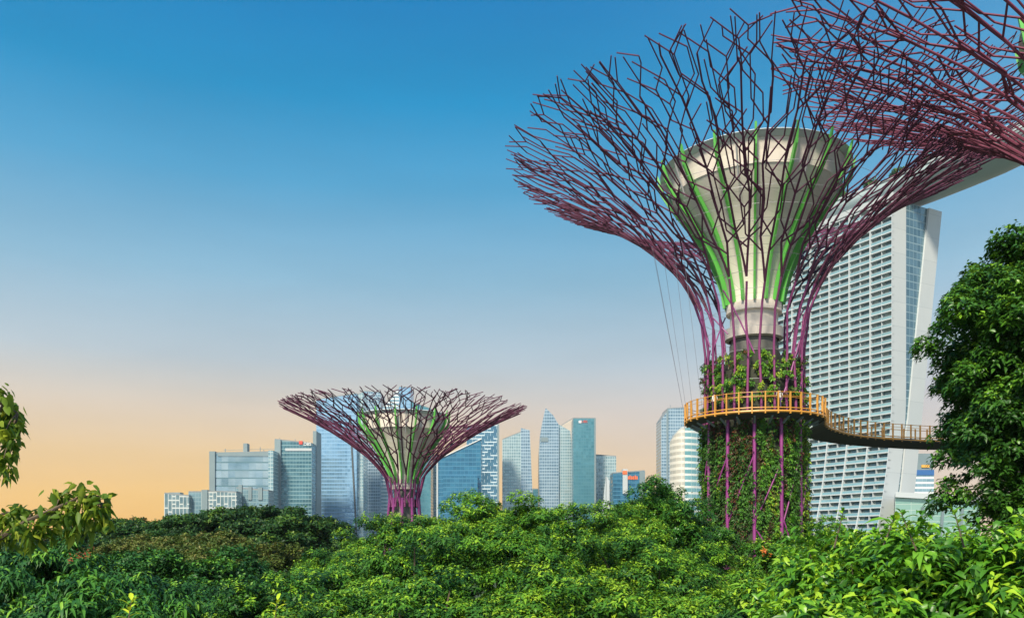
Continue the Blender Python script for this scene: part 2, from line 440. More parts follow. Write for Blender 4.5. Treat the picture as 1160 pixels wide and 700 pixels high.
def crown_mesh(kind, rx, rz, seed, young=0.12, fill=0.5, cut=None, tint_off=0.0):  # young: share of light tufts, new growth plus painted sunlit clump tops
    q = TREE_KINDS[kind]
    rng = np.random.default_rng(seed)
    lr = q['lr']
    lb = q.get('br', lr)
    n_l = int(max(8, 3.4*(rx*rx + rx*rz)/(lb*lb)*q['nl']))
    d = fib(int(n_l*1.5))
    d = d[d[:, 2] > q['zmin']]
    d = unit(d + rng.normal(0, 0.12, d.shape))
    depth = rng.uniform(*q['dv'], len(d))
    c = d*depth[:, None]*np.array([[rx - lb*0.6, rx - lb*0.6, rz - lb*0.5]])
    # uneven outline: big slow lumps
    lump = 1 + 0.15*np.sin(d[:, 0]*4.1 + seed) + 0.12*np.sin(d[:, 1]*5.3 + seed*1.7) + 0.10*np.sin(d[:, 2]*5 + seed*0.6)
    c *= np.clip(lump, 0.74, 1.06)[:, None]
    inner = unit(rng.normal(0, 1, (int(len(d)*fill), 3)))
    ci = inner*np.array([[rx, rx, rz]])*rng.uniform(0.25, 0.6, (len(inner), 1))
    c = np.concatenate([c, ci]); d = np.concatenate([d, inner])
    if cut is not None:
        keep = cut(c); c = c[keep]; d = d[keep]
    if q.get('br'):
        br = q['br']; cc, dd = [], []
        for ci_, di_ in zip(c, d):
            nb = q['nb']; rb_ = br*rng.uniform(0.75, 1.25)
            v = unit(rng.normal(0, 1, (nb, 3))); v[:, 2] = np.abs(v[:, 2])*1.25 - 0.30; v = unit(v)
            cc.append(ci_ + v*rb_*np.array([[1, 1, 0.72]])*rng.uniform(0.82, 1.08, (nb, 1))); dd.append(unit(v*0.6 + di_*0.4))
        btint = np.repeat(rng.normal(0, 0.10, len(c)), q['nb'])
        c = np.concatenate(cc); d = np.concatenate(dd)
    lrs = lr*rng.uniform(0.65, 1.35, len(c))
    base_t = np.clip(rng.normal(0.36 + tint_off, 0.15, len(c)) + (btint if q.get('br') else 0), 0.0, 0.85)
    Cs, As, Ts = [], [], []
    for i in range(len(c)):
        nt_ = max(6, int(q['dens']*2*math.pi*lrs[i]**2*0.75))
        v = unit(rng.normal(0, 1, (nt_, 3)))
        v[:, 2] = np.abs(v[:, 2])*1.1 - 0.12
        v = unit(v)
        rr = lrs[i]*rng.uniform(0.72, 1.05, (nt_, 1))
        p = c[i] + v*rr*np.array([[1, 1, q['flat']]])
        Cs.append(p)
        As.append(unit(v*0.7 + d[i]*0.35 + np.array([[0, 0, 0.85]])))
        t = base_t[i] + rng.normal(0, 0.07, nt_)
        young_lit = rng.uniform(0, 1, nt_) < young*(0.12 + 2.9*(v[:, 2] > 0.55))  # mostly on clump tops: sunlight painted into the tint, with some new growth
        t = np.where(young_lit, rng.uniform(0.72, 1.0, nt_), np.minimum(t, 0.72))
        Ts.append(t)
    Cs, As, Ts = np.concatenate(Cs), np.concatenate(As), np.concatenate(Ts)
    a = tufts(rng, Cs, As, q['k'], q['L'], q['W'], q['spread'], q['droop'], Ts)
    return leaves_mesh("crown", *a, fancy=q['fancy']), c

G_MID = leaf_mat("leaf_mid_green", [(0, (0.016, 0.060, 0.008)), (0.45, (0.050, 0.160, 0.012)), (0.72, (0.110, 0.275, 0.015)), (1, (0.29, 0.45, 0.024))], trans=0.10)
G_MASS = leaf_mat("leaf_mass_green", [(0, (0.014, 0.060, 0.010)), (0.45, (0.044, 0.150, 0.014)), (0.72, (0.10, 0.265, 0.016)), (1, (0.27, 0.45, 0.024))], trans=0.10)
G_DARK = leaf_mat("leaf_dark_green", [(0, (0.012, 0.046, 0.014)), (0.5, (0.028, 0.090, 0.018)), (0.75, (0.060, 0.150, 0.018)), (1, (0.16, 0.25, 0.025))])
G_DEEP = leaf_mat("leaf_deep_green", [(0, (0.012, 0.056, 0.014)), (0.5, (0.032, 0.125, 0.020)), (0.75, (0.080, 0.24, 0.022)), (1, (0.19, 0.37, 0.03))], trans=0.10)
G_OLIVE = leaf_mat("leaf_olive", [(0, (0.045, 0.085, 0.015)), (0.5, (0.080, 0.130, 0.02)), (0.75, (0.13, 0.17, 0.03)), (1, (0.22, 0.21, 0.06))])
G_GLOSS = leaf_mat("leaf_glossy_green", [(0, (0.022, 0.093, 0.014)), (0.5, (0.050, 0.173, 0.018)), (0.75, (0.105, 0.277, 0.025)), (1, (0.280, 0.480, 0.040))], rough=0.35, spec=0.5)
G_BROAD = leaf_mat("leaf_broad_green", [(0, (0.020, 0.075, 0.011)), (0.5, (0.042, 0.138, 0.014)), (0.75, (0.084, 0.225, 0.016)), (1, (0.182, 0.360, 0.023))], rough=0.38, spec=0.45)
G_NEAR = leaf_mat("leaf_near_green", [(0, (0.035, 0.128, 0.011)), (0.45, (0.084, 0.247, 0.015)), (0.75, (0.161, 0.375, 0.021)), (1, (0.350, 0.540, 0.029))], rough=0.38, spec=0.45)
G_HANG = leaf_mat("leaf_hanging_green", [(0, (0.035, 0.098, 0.014)), (0.5, (0.084, 0.173, 0.017)), (0.75, (0.154, 0.247, 0.021)), (1, (0.308, 0.375, 0.034))], trans=0.4)
G_STRAP = leaf_mat("leaf_strap_green", [(0, (0.049, 0.165, 0.034)), (0.5, (0.098, 0.285, 0.057)), (1, (0.238, 0.480, 0.115))])
G_SHOOT = leaf_mat("leaf_young_shoot", [(0, (0.308, 0.540, 0.023)), (1, (0.588, 0.690, 0.034))])
G_WALL = leaf_mat("leaf_planted_wall", [(0, (0.030, 0.020, 0.012)), (0.10, (0.14, 0.040, 0.020)), (0.20, (0.035, 0.075, 0.015)), (0.5, (0.042, 0.150, 0.016)),
                                        (0.8, (0.110, 0.290, 0.020)), (1, (0.30, 0.40, 0.030))], trans=0.12)

# ------------------------------------------------------------------ the ground
m, nt_g, b_g, N, L = mat_new("park_ground")
no = N("ShaderNodeTexNoise"); no.inputs["Scale"].default_value = 0.05; no.inputs["Detail"].default_value = 8
tcg = N("ShaderNodeTexCoord"); L(tcg.outputs["Object"], no.inputs["Vector"])
rg = N("ShaderNodeValToRGB"); rg.color_ramp.elements[0].color = (0.02, 0.035, 0.012, 1); rg.color_ramp.elements[1].color = (0.06, 0.085, 0.03, 1)
L(no.outputs[0], rg.inputs[0]); L(rg.outputs[0], b_g.inputs["Base Color"]); b_g.inputs["Roughness"].default_value = 0.95
gme = mesh_np("ground", [(-1480, -25, 0), (1480, -25, 0), (1480, 1680, 0), (-1480, 1680, 0)], quads=[(0, 1, 2, 3)])
tag(link("ground", gme, m), "flat dark green ground under the trees and the city", "ground", kind="structure")

# ------------------------------------------------------------------ evening haze between the city and the garden
m, nt_h, b_h, N, L = mat_new("evening_haze")
nt_h.nodes.remove(b_h)
pv = N("ShaderNodeVolumePrincipled"); pv.inputs["Density"].default_value = 0.00010; pv.inputs["Color"].default_value = (0.86, 0.92, 0.97, 1); pv.inputs["Anisotropy"].default_value = 0.2
L(pv.outputs[0], nt_h.nodes["Material Output"].inputs["Volume"])
hz = MB(); hz.box(-1500, 1500, -30, 1700, -1.0, 240)
tag(hz.build("haze", m), "thin pale evening haze over the garden and the city", "haze", kind="stuff")

# ------------------------------------------------------------------ the city
def plan_box(px0, px1, Y, depth):
    return [(X(px0, Y), Y), (X(px1, Y), Y), (X(px1, Y), Y+depth), (X(px0, Y), Y+depth)]

def block(root, pts, tops, mat, name="glass_facade", roof=M_ROOF, parapet=1.2, z0=0.0, rname="roof"):
    """upright block: walls as one part (UV in metres), roof as another; pts in world plan, local to root"""
    ox, oy = root.location.x, root.location.y
    p = [(x-ox, y-oy) for x, y in pts]
    mb = MB(); u = 0.0
    n = len(p)
    for i in range(n):
        j = (i+1) % n
        u = mb.wall(p[i], p[j], tops[i], tops[j], z0, 0, u)
    fo = mb.build(name, mat, root)
    if roof is not None:
        r = MB()
        cx = sum(q[0] for q in p)/n; cy = sum(q[1] for q in p)/n
        k = 0.985
        q = [((a-cx)*k+cx, (b-cy)*k+cy) for a, b in p]
        r.add([(q[i][0], q[i][1], tops[i]-0.4) for i in range(n)] + [(q[i][0], q[i][1], tops[i]+parapet) for i in range(n)],
              [tuple(range(n, 2*n))] + [(i, (i+1) % n, n+(i+1) % n, n+i) for i in range(n)])
        r.build(rname, roof, root)
    return fo

def tower(name, label, px0, px1, Y, depth, yt, mat, cat="office tower", yt2=None, roof=M_ROOF, group=None):
    pts = plan_box(px0, px1, Y, depth)
    c = (X((px0+px1)/2, Y), Y + depth/2)
    root = empty(name, (c[0], c[1], 0), label, cat, group)
    a = Z(yt, Y); b = Z(yt if yt2 is None else yt2, Y)
    block(root, pts, [a, b, b, a], mat, roof=roof)
    return root

def slab_part(root, name, px0, px1, y0, y1, Y, th, mat, proud=0.0):
    """upright plate on a face: between pixel rows y0 (top) and y1 at distance Y"""
    mb = MB(); ox, oy = root.location.x, root.location.y
    mb.box(X(px0, Y)-ox, X(px1, Y)-ox, Y-proud-oy, Y-proud+th-oy, Z(y1, Y) if y1 is not None else 0, Z(y0, Y))
    return mb.build(name, mat, root)

def sign_text(root, text, px, py, Y, h, mat, proud=0.5, name="sign"):
    cu = bpy.data.curves.new("sign_text", 'FONT'); cu.body = text; cu.size = h*1.4; cu.extrude = 0.15; cu.align_x = 'CENTER'; cu.align_y = 'CENTER'
    t = bpy.data.objects.new("sign_text_tmp", cu); COL.objects.link(t)
    dg = bpy.context.evaluated_depsgraph_get(); me = bpy.data.meshes.new_from_object(t.evaluated_get(dg))
    bpy.data.objects.remove(t); me.name = name
    me.materials.clear()
    o = link(name, me, mat, root)
    o.rotation_euler = (R(90), 0, 0)
    o.location = (X(px, Y)-root.location.x, Y-proud-root.location.y, Z(py, Y))
    return o

def masts(root, specs, Y):
    for px, y0, y1, r in specs:
        mb = MB(); x = X(px, Y)-root.location.x
        mb.bar((x, 0, Z(y1, Y)), (x, 0, Z(y0, Y)), r, 5)
        mb.build("mast", M_STEELGREY, root)

def build_city():
    fBlueBand = facade("glass_blue_bands", (0.16, 0.36, 0.56), (0.36, 0.58, 0.76), (0.22, 0.42, 0.62), 3.0, 4.2, 0.28, 0.05, 0.55, 0.16, 0.05)
    fTealDark = facade("glass_teal_dark", (0.03, 0.13, 0.17), (0.12, 0.28, 0.33), (0.20, 0.33, 0.36), 3.2, 4.0, 0.22, 0.07, 0.55, 0.14, 0.06)
    fTeal = facade("glass_teal", (0.05, 0.22, 0.28), (0.13, 0.36, 0.42), (0.05, 0.17, 0.22), 3.0, 4.0, 0.20, 0.10, 0.5, 0.16, 0.05)
    fPale = facade("glass_pale", (0.18, 0.34, 0.39), (0.40, 0.55, 0.58), (0.42, 0.52, 0.53), 2.8, 3.8, 0.20, 0.16, 0.5, 0.18, 0.07)
    fMirror = facade("glass_mirror_bands", (0.12, 0.26, 0.33), (0.55, 0.70, 0.76), (0.08, 0.18, 0.22), 7.0, 8.0, 0.16, 0.02, 0.7, 0.12, 0.12)
    fHousing = facade("housing_balconies", (0.08, 0.16, 0.19), (0.22, 0.33, 0.36), (0.52, 0.56, 0.54), 3.3, 3.4, 0.34, 0.16, 0.3, 0.25, 0.05, stagger=False, frough=0.7, skip=0.42)
    fHousePlain = facade("housing_glass", (0.11, 0.22, 0.27), (0.22, 0.36, 0.41), (0.20, 0.31, 0.34), 3.0, 3.6, 0.2, 0.12, 0.4, 0.2, 0.04)
    fNavy = facade("glass_navy", (0.02, 0.13, 0.24), (0.06, 0.27, 0.42), (0.05, 0.19, 0.30), 4.0, 4.4, 0.20, 0.05, 0.6, 0.12, 0.06)
    fDash = facade("glass_dashes", (0.05, 0.17, 0.27), (0.14, 0.31, 0.42), (0.58, 0.68, 0.72), 7.0, 3.9, 0.30, 0.04, 0.5, 0.16, 0.05, stagger=True, skip=0.42)
    fStripeW = facade("glass_white_stripes", (0.20, 0.36, 0.45), (0.34, 0.52, 0.60), (0.72, 0.76, 0.76), 4.0, 4.6, 0.42, 0.02, 0.5, 0.16, 0.05)
    fSteel = facade("glass_steel_blue", (0.10, 0.22, 0.32), (0.30, 0.44, 0.54), (0.36, 0.47, 0.54), 3.0, 4.0, 0.24, 0.14, 0.55, 0.16, 0.06)
    fCream = facade("curved_cream_panels", (0.45, 0.45, 0.40), (0.66, 0.63, 0.54), (0.72, 0.69, 0.60), 5.0, 4.4, 0.45, 0.05, 0.25, 0.3, 0.04)
    fGreen = facade("curved_green_glass", (0.12, 0.36, 0.40), (0.28, 0.52, 0.54), (0.74, 0.77, 0.72), 5.0, 4.4, 0.36, 0.03, 0.4, 0.2, 0.05)

    # low housing on the far left
    Y = 760
    r = tower("apartment_block", "pale stepped housing block with white balconies, lowest and farthest left of the skyline", 186, 214, Y, 16, 559, fHousing, "housing block", 562)
    block(r, plan_box(213.4, 234, Y+6, 16), [Z(557, Y)]*4, fHousePlain, "glass_facade")
    block(r, plan_box(228, 268, Y-3, 15), [Z(557, Y), Z(558, Y), Z(558, Y), Z(557, Y)], fHousing, "balcony_facade")
    slab_part(r, "stair_tower", 228.3, 235, 554.5, None, Y-4, 8, M_STEELGREY)
    slab_part(r, "penthouse", 191, 204, 557.5, 560.5, Y+4, 8, M_STEELGREY)
    r = tower("residential_block", "teal glass housing block with a broken roofline below the silvery mirrored tower", 267.5, 304, 775, 18, 553, fHousePlain, "housing block", 556)
    for a, b_, yt in ((270, 274, 549), (281, 285, 551), (292, 297, 552)):
        slab_part(r, "roof_fin", a, b_, yt, 566, 774, 3, M_STEELGREY)
    # mirrored tower with two masts
    Y = 880
    r = tower("mirrored_tower", "silvery mirrored office tower between slim grey pillars, short mast on its roof", 243, 309, Y, 34, 513.5, fMirror, yt2=512)
    slab_part(r, "pillar", 237, 243.4, 511, None, Y-2, 24, M_STEELGREY)
    slab_part(r, "roof_band", 246.5, 307, 512, 516.5, Y-1, 2, M_STEELGREY)
    slab_part(r, "side_wall", 304, 309.5, 510, None, Y-2.5, 20, fPale)
    slab_part(r, "mast_housing", 275.5, 280, 502, 514, Y+6, 8, M_STEELGREY)
    masts(r, [(252, 507, 514, .4), (292, 505, 513, .35), (296, 508, 513, .3)], Y+8)
    mb = MB()
    mb.bar((X(246, Y)-r.location.x, 2, Z(507.5, Y)), (X(306, Y)-r.location.x, 2, Z(506, Y)), 0.25, 4)
    mb.build("roof_rail", M_STEELGREY, r)
    # teal tower with the sign
    Y = 900
    r = tower("teal_office_tower", "dark teal banded office tower with a lit roof sign left of the blue tower", 311, 353, Y, 46, 498, fTealDark, yt2=502.5)
    slab_part(r, "pillar", 311, 317.8, 497.5, None, Y-2, 20, M_STEELGREY)
    slab_part(r, "pillar", 354.5, 358.4, 488, None, Y+20, 24, M_STEELGREY)
    slab_part(r, "roof_band", 323, 353, 507.5, 510.5, Y-0.6, 0.5, M_WHITE2)
    slab_part(r, "sign", 338.6, 342.6, 499.3, 503, Y-1, 0.6, M_RED)
    sign_text(r, "DBS", 348.5, 503.2, Y, 3.2, M_WSIGN, 1.0)
    masts(r, [(323, 497, 500, .3), (331, 495.5, 501, .3), (340, 497, 501, .25), (313, 494, 498, .25)], Y+10)
    # the tall blue tower behind the small tree tower
    Y = 1000
    r = tower("blue_glass_tower", "bright blue banded glass tower with a slanting dark seam, behind the small steel tree", 358.3, 404, Y, 44, 453, fBlueBand, yt2=446)
    mb = MB(); ox, oy = r.location.x, r.location.y
    p0 = Vector((X(405.3, Y)-ox, Y-0.5-oy, 0)); p1 = Vector((X(396.5, Y)-ox, Y-0.5-oy, Z(470, Y)))
    mb.add([p0+Vector((-.9,-.5,0)), p0+Vector((.9,-.5,0)), p1+Vector((.9,-.5,0)), p1+Vector((-.9,-.5,0)),
            p0+Vector((-.9,.45,0)), p0+Vector((.9,.45,0)), p1+Vector((.9,.45,0)), p1+Vector((-.9,.45,0))],
           [(0,1,2,3),(1,5,6,2),(4,0,3,7),(3,2,6,7),(5,4,7,6)])
    mb.build("seam", M_DARK, r)
    block(r, plan_box(403.9, 411.5, Y+6, 30), [Z(447, Y), Z(443, Y), Z(443, Y), Z(447, Y)], fPale, "side_facade")
    # group of blocks right of it
    Y = 1120
    r = empty("stepped_tower", (X(450, Y), Y+20, 0), "blue office tower of stepped slabs with a notched top, seen through the small steel tree", "office tower")
    block(r, plan_box(412, 431, Y, 40), [Z(443, Y), Z(445, Y), Z(445, Y), Z(443, Y)], fSteel, "side_facade")
    block(r, plan_box(431.1, 452, Y+5, 36), [Z(464, Y), Z(439, Y), Z(439, Y), Z(464, Y)], fStripeW, "striped_facade")
    block(r, plan_box(452.1, 465, Y+2, 36), [Z(438, Y), Z(438.8, Y), Z(438.8, Y), Z(438, Y)], fBlueBand, "core_facade")
    block(r, plan_box(465.1, 488, Y, 36), [Z(455, Y), Z(463, Y), Z(463, Y), Z(455, Y)], fTeal, "lower_facade")
    # thin white building
    tower("slim_tower", "very slim pale tower squeezed between the small steel tree and the slanted glass block", 489.6, 494.6, 1180, 22, 516, fPale)
    # slanted navy block
    Y = 880
    r = tower("slanted_office_block", "navy glass block with its roof rising rightward, beside the small steel tree", 495, 545, Y, 40, 521.5, fNavy, yt2=498)
    slab_part(r, "lower_block", 502, 541, 539, None, Y-8, 7.9, fNavy)
    slab_part(r, "corner_trim", 494.4, 496.2, 521.5, None, Y-0.8, 3, M_WHITE2)
    mb = MB(); ox, oy = r.location.x, r.location.y
    mb.bar((X(495, Y)-ox, Y-0.5-oy, Z(521, Y)), (X(545, Y)-ox, Y-0.5-oy, Z(497.4, Y)), 0.7, 5)
    mb.build("roof_edge", M_WHITE2, r)
    # dashed tower
    r = tower("dashed_glass_tower", "blue tower flecked with rows of short white ledges behind the slanted navy block", 528.5, 565, 1010, 36, 484, fDash, yt2=481)
    slab_part(r, "corner_trim", 563.4, 565.4, 481, None, 1009, 3, M_STEELGREY)
    # faceted pale tower
    Y = 1080
    r = empty("faceted_tower", (X(587, Y), Y+20, 0), "pale green faceted tower with a leaning blade on its right side", "office tower")
    block(r, plan_box(569, 590.2, Y, 34), [Z(498, Y), Z(489.5, Y), Z(489.5, Y), Z(498, Y)], fPale, "glass_facade")
    mb = MB(); ox, oy = r.location.x, r.location.y
    A = [(X(590, Y-3)-ox, Y-3-oy), (X(606.5, Y-3)-ox, Y-3-oy), (X(606.5, Y-3)-ox, Y+26-oy), (X(590, Y-3)-ox, Y+26-oy)]
    B = [(X(590, Y-3)-ox, Y-3-oy), (X(600, Y-3)-ox, Y-3-oy), (X(600, Y-3)-ox, Y+26-oy), (X(590, Y-3)-ox, Y+26-oy)]
    zt = [Z(485, Y), Z(487.5, Y), Z(487.5, Y), Z(485, Y)]
    vs = [(*a, 0) for a in A] + [(*b_, z) for b_, z in zip(B, zt)]
    mb.add(vs, [(0,1,5,4),(1,2,6,5),(2,3,7,6),(3,0,4,7),(4,5,6,7)], 0, [(0,0),(18,0),(48,0),(66,0),(0,zt[0]),(12,zt[1]),(48,zt[1]),(66,zt[0])])
    mb.build("blade_facade", fSteel, r)
    # small low block
    tower("low_teal_block", "low plain teal block between the faceted tower and the pointed tower", 603.5, 612, 1200, 30, 554, fTeal, "office block")
    # pointed tower: curved outline, as two leaves
    Y = 1100
    r = empty("pointed_tower", (X(630, Y), Y+22, 0), "tallest grey blue tower, rising to one sharp curved point", "office tower")
    ox, oy = r.location.x, r.location.y
    def leaf_wall(name, left, right, mat, depth, Yf):
        """outline given as pixel (x, y) lists going up on the left and on the right (same rows)"""
        mb = MB(); vs = []; uvs = []
        for (xl, yl), (xr, yr) in zip(left, right):
            for xx, yy, dd in ((xl, yl, 0), (xr, yr, 0), (xr, yr, depth), (xl, yl, depth)):
                z = max(0.0, Z(yy, Yf)) if yy < 640 else 0.0
                x = X(xx, Yf)-ox
                vs.append((x, Yf+dd-oy, z)); uvs.append((x + dd, z))
        fs = []
        for i in range(len(left)-1):
            for j in range(4):
                k = (j+1) % 4
                fs.append((i*4+j, i*4+k, (i+1)*4+k, (i+1)*4+j))
        t = (len(left)-1)*4
        fs.append((t, t+1, t+2, t+3))
        mb.add(vs, fs, 0, uvs)
        return mb.build(name, mat, r)
    leaf_wall("glass_facade", [(612, 650), (611, 590), (610.3, 540), (610.6, 515), (612, 493), (613.8, 481), (616, 471), (617.8, 463)],
              [(633, 650), (633, 590), (633, 540), (633, 515), (633, 493), (633, 481), (626.8, 470.5), (618.6, 462.3)], fSteel, 36, Y)
    leaf_wall("side_facade", [(633.1, 650), (633.1, 590), (633.1, 540), (633.1, 500), (633.1, 480.5)],
              [(649.5, 650), (648.6, 590), (648, 540), (647.2, 500), (646, 488)], fPale, 30, Y+4)
    slab_part(r, "sky_garden", 612.5, 621, 495, 500, Y-0.7, 0.6, M_STEELGREY)
    # teal slab with sign
    Y = 1030
    r = tower("teal_slab_tower", "flat topped teal slab tower with a small red sign at its top", 649.4, 674.5, Y, 30, 474, fTeal)
    slab_part(r, "edge_trim", 673.2, 675, 473.4, None, Y-0.8, 4, M_STEELGREY)
    slab_part(r, "sign", 655.6, 658.6, 476.2, 479, Y-0.8, 0.5, M_WSIGN)
    sign_text(r, "UBS", 662, 477.6, Y, 3.0, M_RED, 0.8)
    r2 = tower("pale_wedge_tower", "cream wedge topped tower edge tucked behind the teal slab tower", 636, 649.3, 1170, 30, 482, facade('cream_panels', (0.50, 0.44, 0.36), (0.60, 0.52, 0.42), (0.48, 0.42, 0.35), 6, 8, 0.06, 0.03, 0.1, 0.4, 0.02), yt2=474)
    # translucent tower
    Y = 1060
    r = tower("lattice_tower", "pale see-through looking lattice tower with a white triangular fin in front", 675.2, 698, Y, 30, 515.5, fPale, yt2=517)
    mb = MB(); ox, oy = r.location.x, r.location.y
    mb.add([(X(677, Y-6)-ox, Y-6-oy, 0), (X(686, Y-6)-ox, Y-6-oy, 0), (X(686.2, Y-6)-ox, Y-6-oy, Z(540, Y)),
            (X(677, Y-6)-ox, Y-3-oy, 0), (X(686, Y-6)-ox, Y-3-oy, 0), (X(686.2, Y-6)-ox, Y-3-oy, Z(540, Y))],
           [(0,1,2),(3,5,4),(0,2,5,3),(1,4,5,2)])
    mb.build("glass_fin", M_GLASSRIM, r)
    mb = MB()
    mb.add([(X(686.3, Y-6)-ox, Y-6-oy, 0), (X(691, Y-6)-ox, Y-6-oy, 0), (X(690.4, Y-6)-ox, Y-6-oy, Z(545, Y)), (X(687, Y-6)-ox, Y-6-oy, Z(539.5, Y)),
            (X(686.3, Y-6)-ox, Y-1-oy, 0), (X(691, Y-6)-ox, Y-1-oy, 0), (X(690.4, Y-6)-ox, Y-1-oy, Z(545, Y)), (X(687, Y-6)-ox, Y-1-oy, Z(539.5, Y))],
           [(0,1,2,3),(7,6,5,4),(0,3,7,4),(1,5,6,2),(3,2,6,7)])
    mb.build("white_fin", M_WHITE, r)
    # navy block with orange sign
    Y = 930
    r = tower("navy_office_block", "dark navy office block with a pale lift shaft and an orange red sign", 694.5, 730.5, Y, 30, 536, fNavy, yt2=533.5)
    slab_part(r, "lift_shaft", 705.5, 711, 531, 559, Y-2, 10, M_WHITE2)
    slab_part(r, "corner_trim", 724.5, 730.8, 534, None, Y-1, 6, M_STEELGREY)
    slab_part(r, "sign", 705.3, 710.4, 533, 537, Y-2.6, 0.5, M_ORSIGN)
    mb = MB(); ox, oy = r.location.x, r.location.y; rng = random.Random(4)
    for k in range(6):           # unreadable orange letters: short strokes
        x0 = X(710.8+k*2.0, Y)-ox
        mb.box(x0, x0+1.3, Y-1.0-oy, Y-0.5-oy, Z(543, Y), Z(539.2-(k in (1, 4))*0.8, Y))
        if k % 2 == 0: mb.box(x0+1.31, x0+1.7, Y-1.0-oy, Y-0.5-oy, Z(542, Y), Z(540.8, Y))
    mb.build("sign", M_ORSIGN, r)
    r = tower("small_brown_block", "small dark block with a brown roof line right of the navy block", 730.9, 739.5, 1000, 24, 548, fNavy, "office block")
    slab_part(r, "roof_band", 730.9, 739.7, 546.6, 549, 999, 4, plain("brown_roof", (0.30, 0.17, 0.08), 0.7))
    # chamfered blue tower
    Y = 1050
    r = empty("chamfered_tower", (X(762, Y), Y+18, 0), "steel blue tower with a chamfered left shoulder beside the walkway", "office tower")
    block(r, plan_box(756.5, 775, Y, 40), [Z(463, Y), Z(462, Y), Z(462, Y), Z(463, Y)], fSteel, "glass_facade")
    block(r, plan_box(749, 756.4, Y+2, 36), [Z(475.5, Y), Z(464, Y), Z(464, Y), Z(475.5, Y)], fSteel, "side_facade")
    slab_part(r, "edge_trim", 755.6, 757.2, 463, None, Y-0.8, 3, M_STEELGREY)
    masts(r, [(761, 457, 463, .3)], Y+8)
    # curved cream/green building
    Y = 620
    r = empty("curved_building", (X(780, Y), Y+20, 0), "white banded curved office building behind the planted trunk's left edge", "office building")
    n = 10
    pts, tops = [], []
    for i in range(n+1):
        t = i/n
        px = 758.5 + 17*t
        pts.append((X(px, Y+14*(1-t)**2), Y+14*(1-t)**2)); tops.append(Z(499-14*math.sin(t*math.pi/2), Y))
    cpts = pts + [(pts[-1][0]+4, Y+30), (pts[0][0]+5, Y+30)]
    block(r, cpts, tops + [tops[-1], tops[0]], fCream, "cream_facade", roof=M_WHITE2)
    pts2, tops2 = [], []
    for i in range(n+1):
        t = i/n
        px = 775.7 + 36*t
        yy = Y+26*t**2
        pts2.append((X(px, yy), yy)); tops2.append(Z(485 - 3*math.sin(t*math.pi), Y))
    block(r, pts2 + [(pts2[-1][0], Y+50), (pts2[0][0], Y+50)], tops2 + [tops2[-1], tops2[0]], fGreen, "green_facade", roof=M_WHITE2)
    # small blue tower right of the hotel
    Y = 800
    r = tower("blue_striped_tower", "blue and white striped tower with a yellow sign, right of the hotel's legs", 1030, 1058, Y, 26, 533, fStripeW)
    slab_part(r, "crown_block", 1031.5, 1057, 513.5, 532.5, Y+4, 18, M_STEELGREY)
    slab_part(r, "blue_band", 1029.8, 1058.3, 532, 538, Y-0.7, 27, plain("blue_band", (0.03, 0.13, 0.36), 0.4))
    slab_part(r, "sign", 1044, 1053, 526.3, 529.3, Y+3, 0.6, M_YELSIGN)
    # green glass hall in front of the hotel
    Y = 330
    fHall = facade("hall_glass", (0.20, 0.42, 0.36), (0.36, 0.56, 0.48), (0.40, 0.52, 0.47), 6.0, 2.2, 0.10, 0.03, 0.4, 0.15, 0.05)
    r = empty("glass_hall", (X(1062, Y), Y+20, 0), "low green glass hall with a white roof edge in front of the hotel's legs", "hall")
    block(r, [(X(1014, Y), Y), (X(1110, Y), Y), (X(1110, Y), Y+40), (X(1016, Y+40), Y+40)], [Z(563, Y), Z(569, Y), Z(569, Y), Z(563, Y)], fHall)
    ox, oy = r.location.x, r.location.y
    mb = MB()
    xa, xb, za, zb = X(1014, Y)-ox-0.6, X(1110, Y)-ox+1, Z(563, Y), Z(569, Y)
    mb.add([(xa, Y-1.5-oy, za), (xb, Y-1.5-oy, zb), (xb, Y-1.5-oy, zb+2.0), (xa, Y-1.5-oy, za+2.0),
            (xa+18, Y+40-oy, za), (xb, Y+40-oy, zb), (xb, Y+40-oy, zb+2.0), (xa+18, Y+40-oy, za+2.0)],
           [(0,1,2,3),(1,5,6,2),(4,0,3,7),(3,2,6,7),(5,4,7,6),(4,5,1,0)])
    mb.build("roof_edge", M_WHITE, r)
    for px in (1043, 1066, 1088):
        mb = MB(); x = X(px, Y)-ox
        mb.obox((x-0.6, Y-0.4-oy, 12), (0.45, 0, 0), (0, 0.35, 0), (1.2, 0, 13.5))
        mb.build("column", M_STEELGREY, r)
build_city()

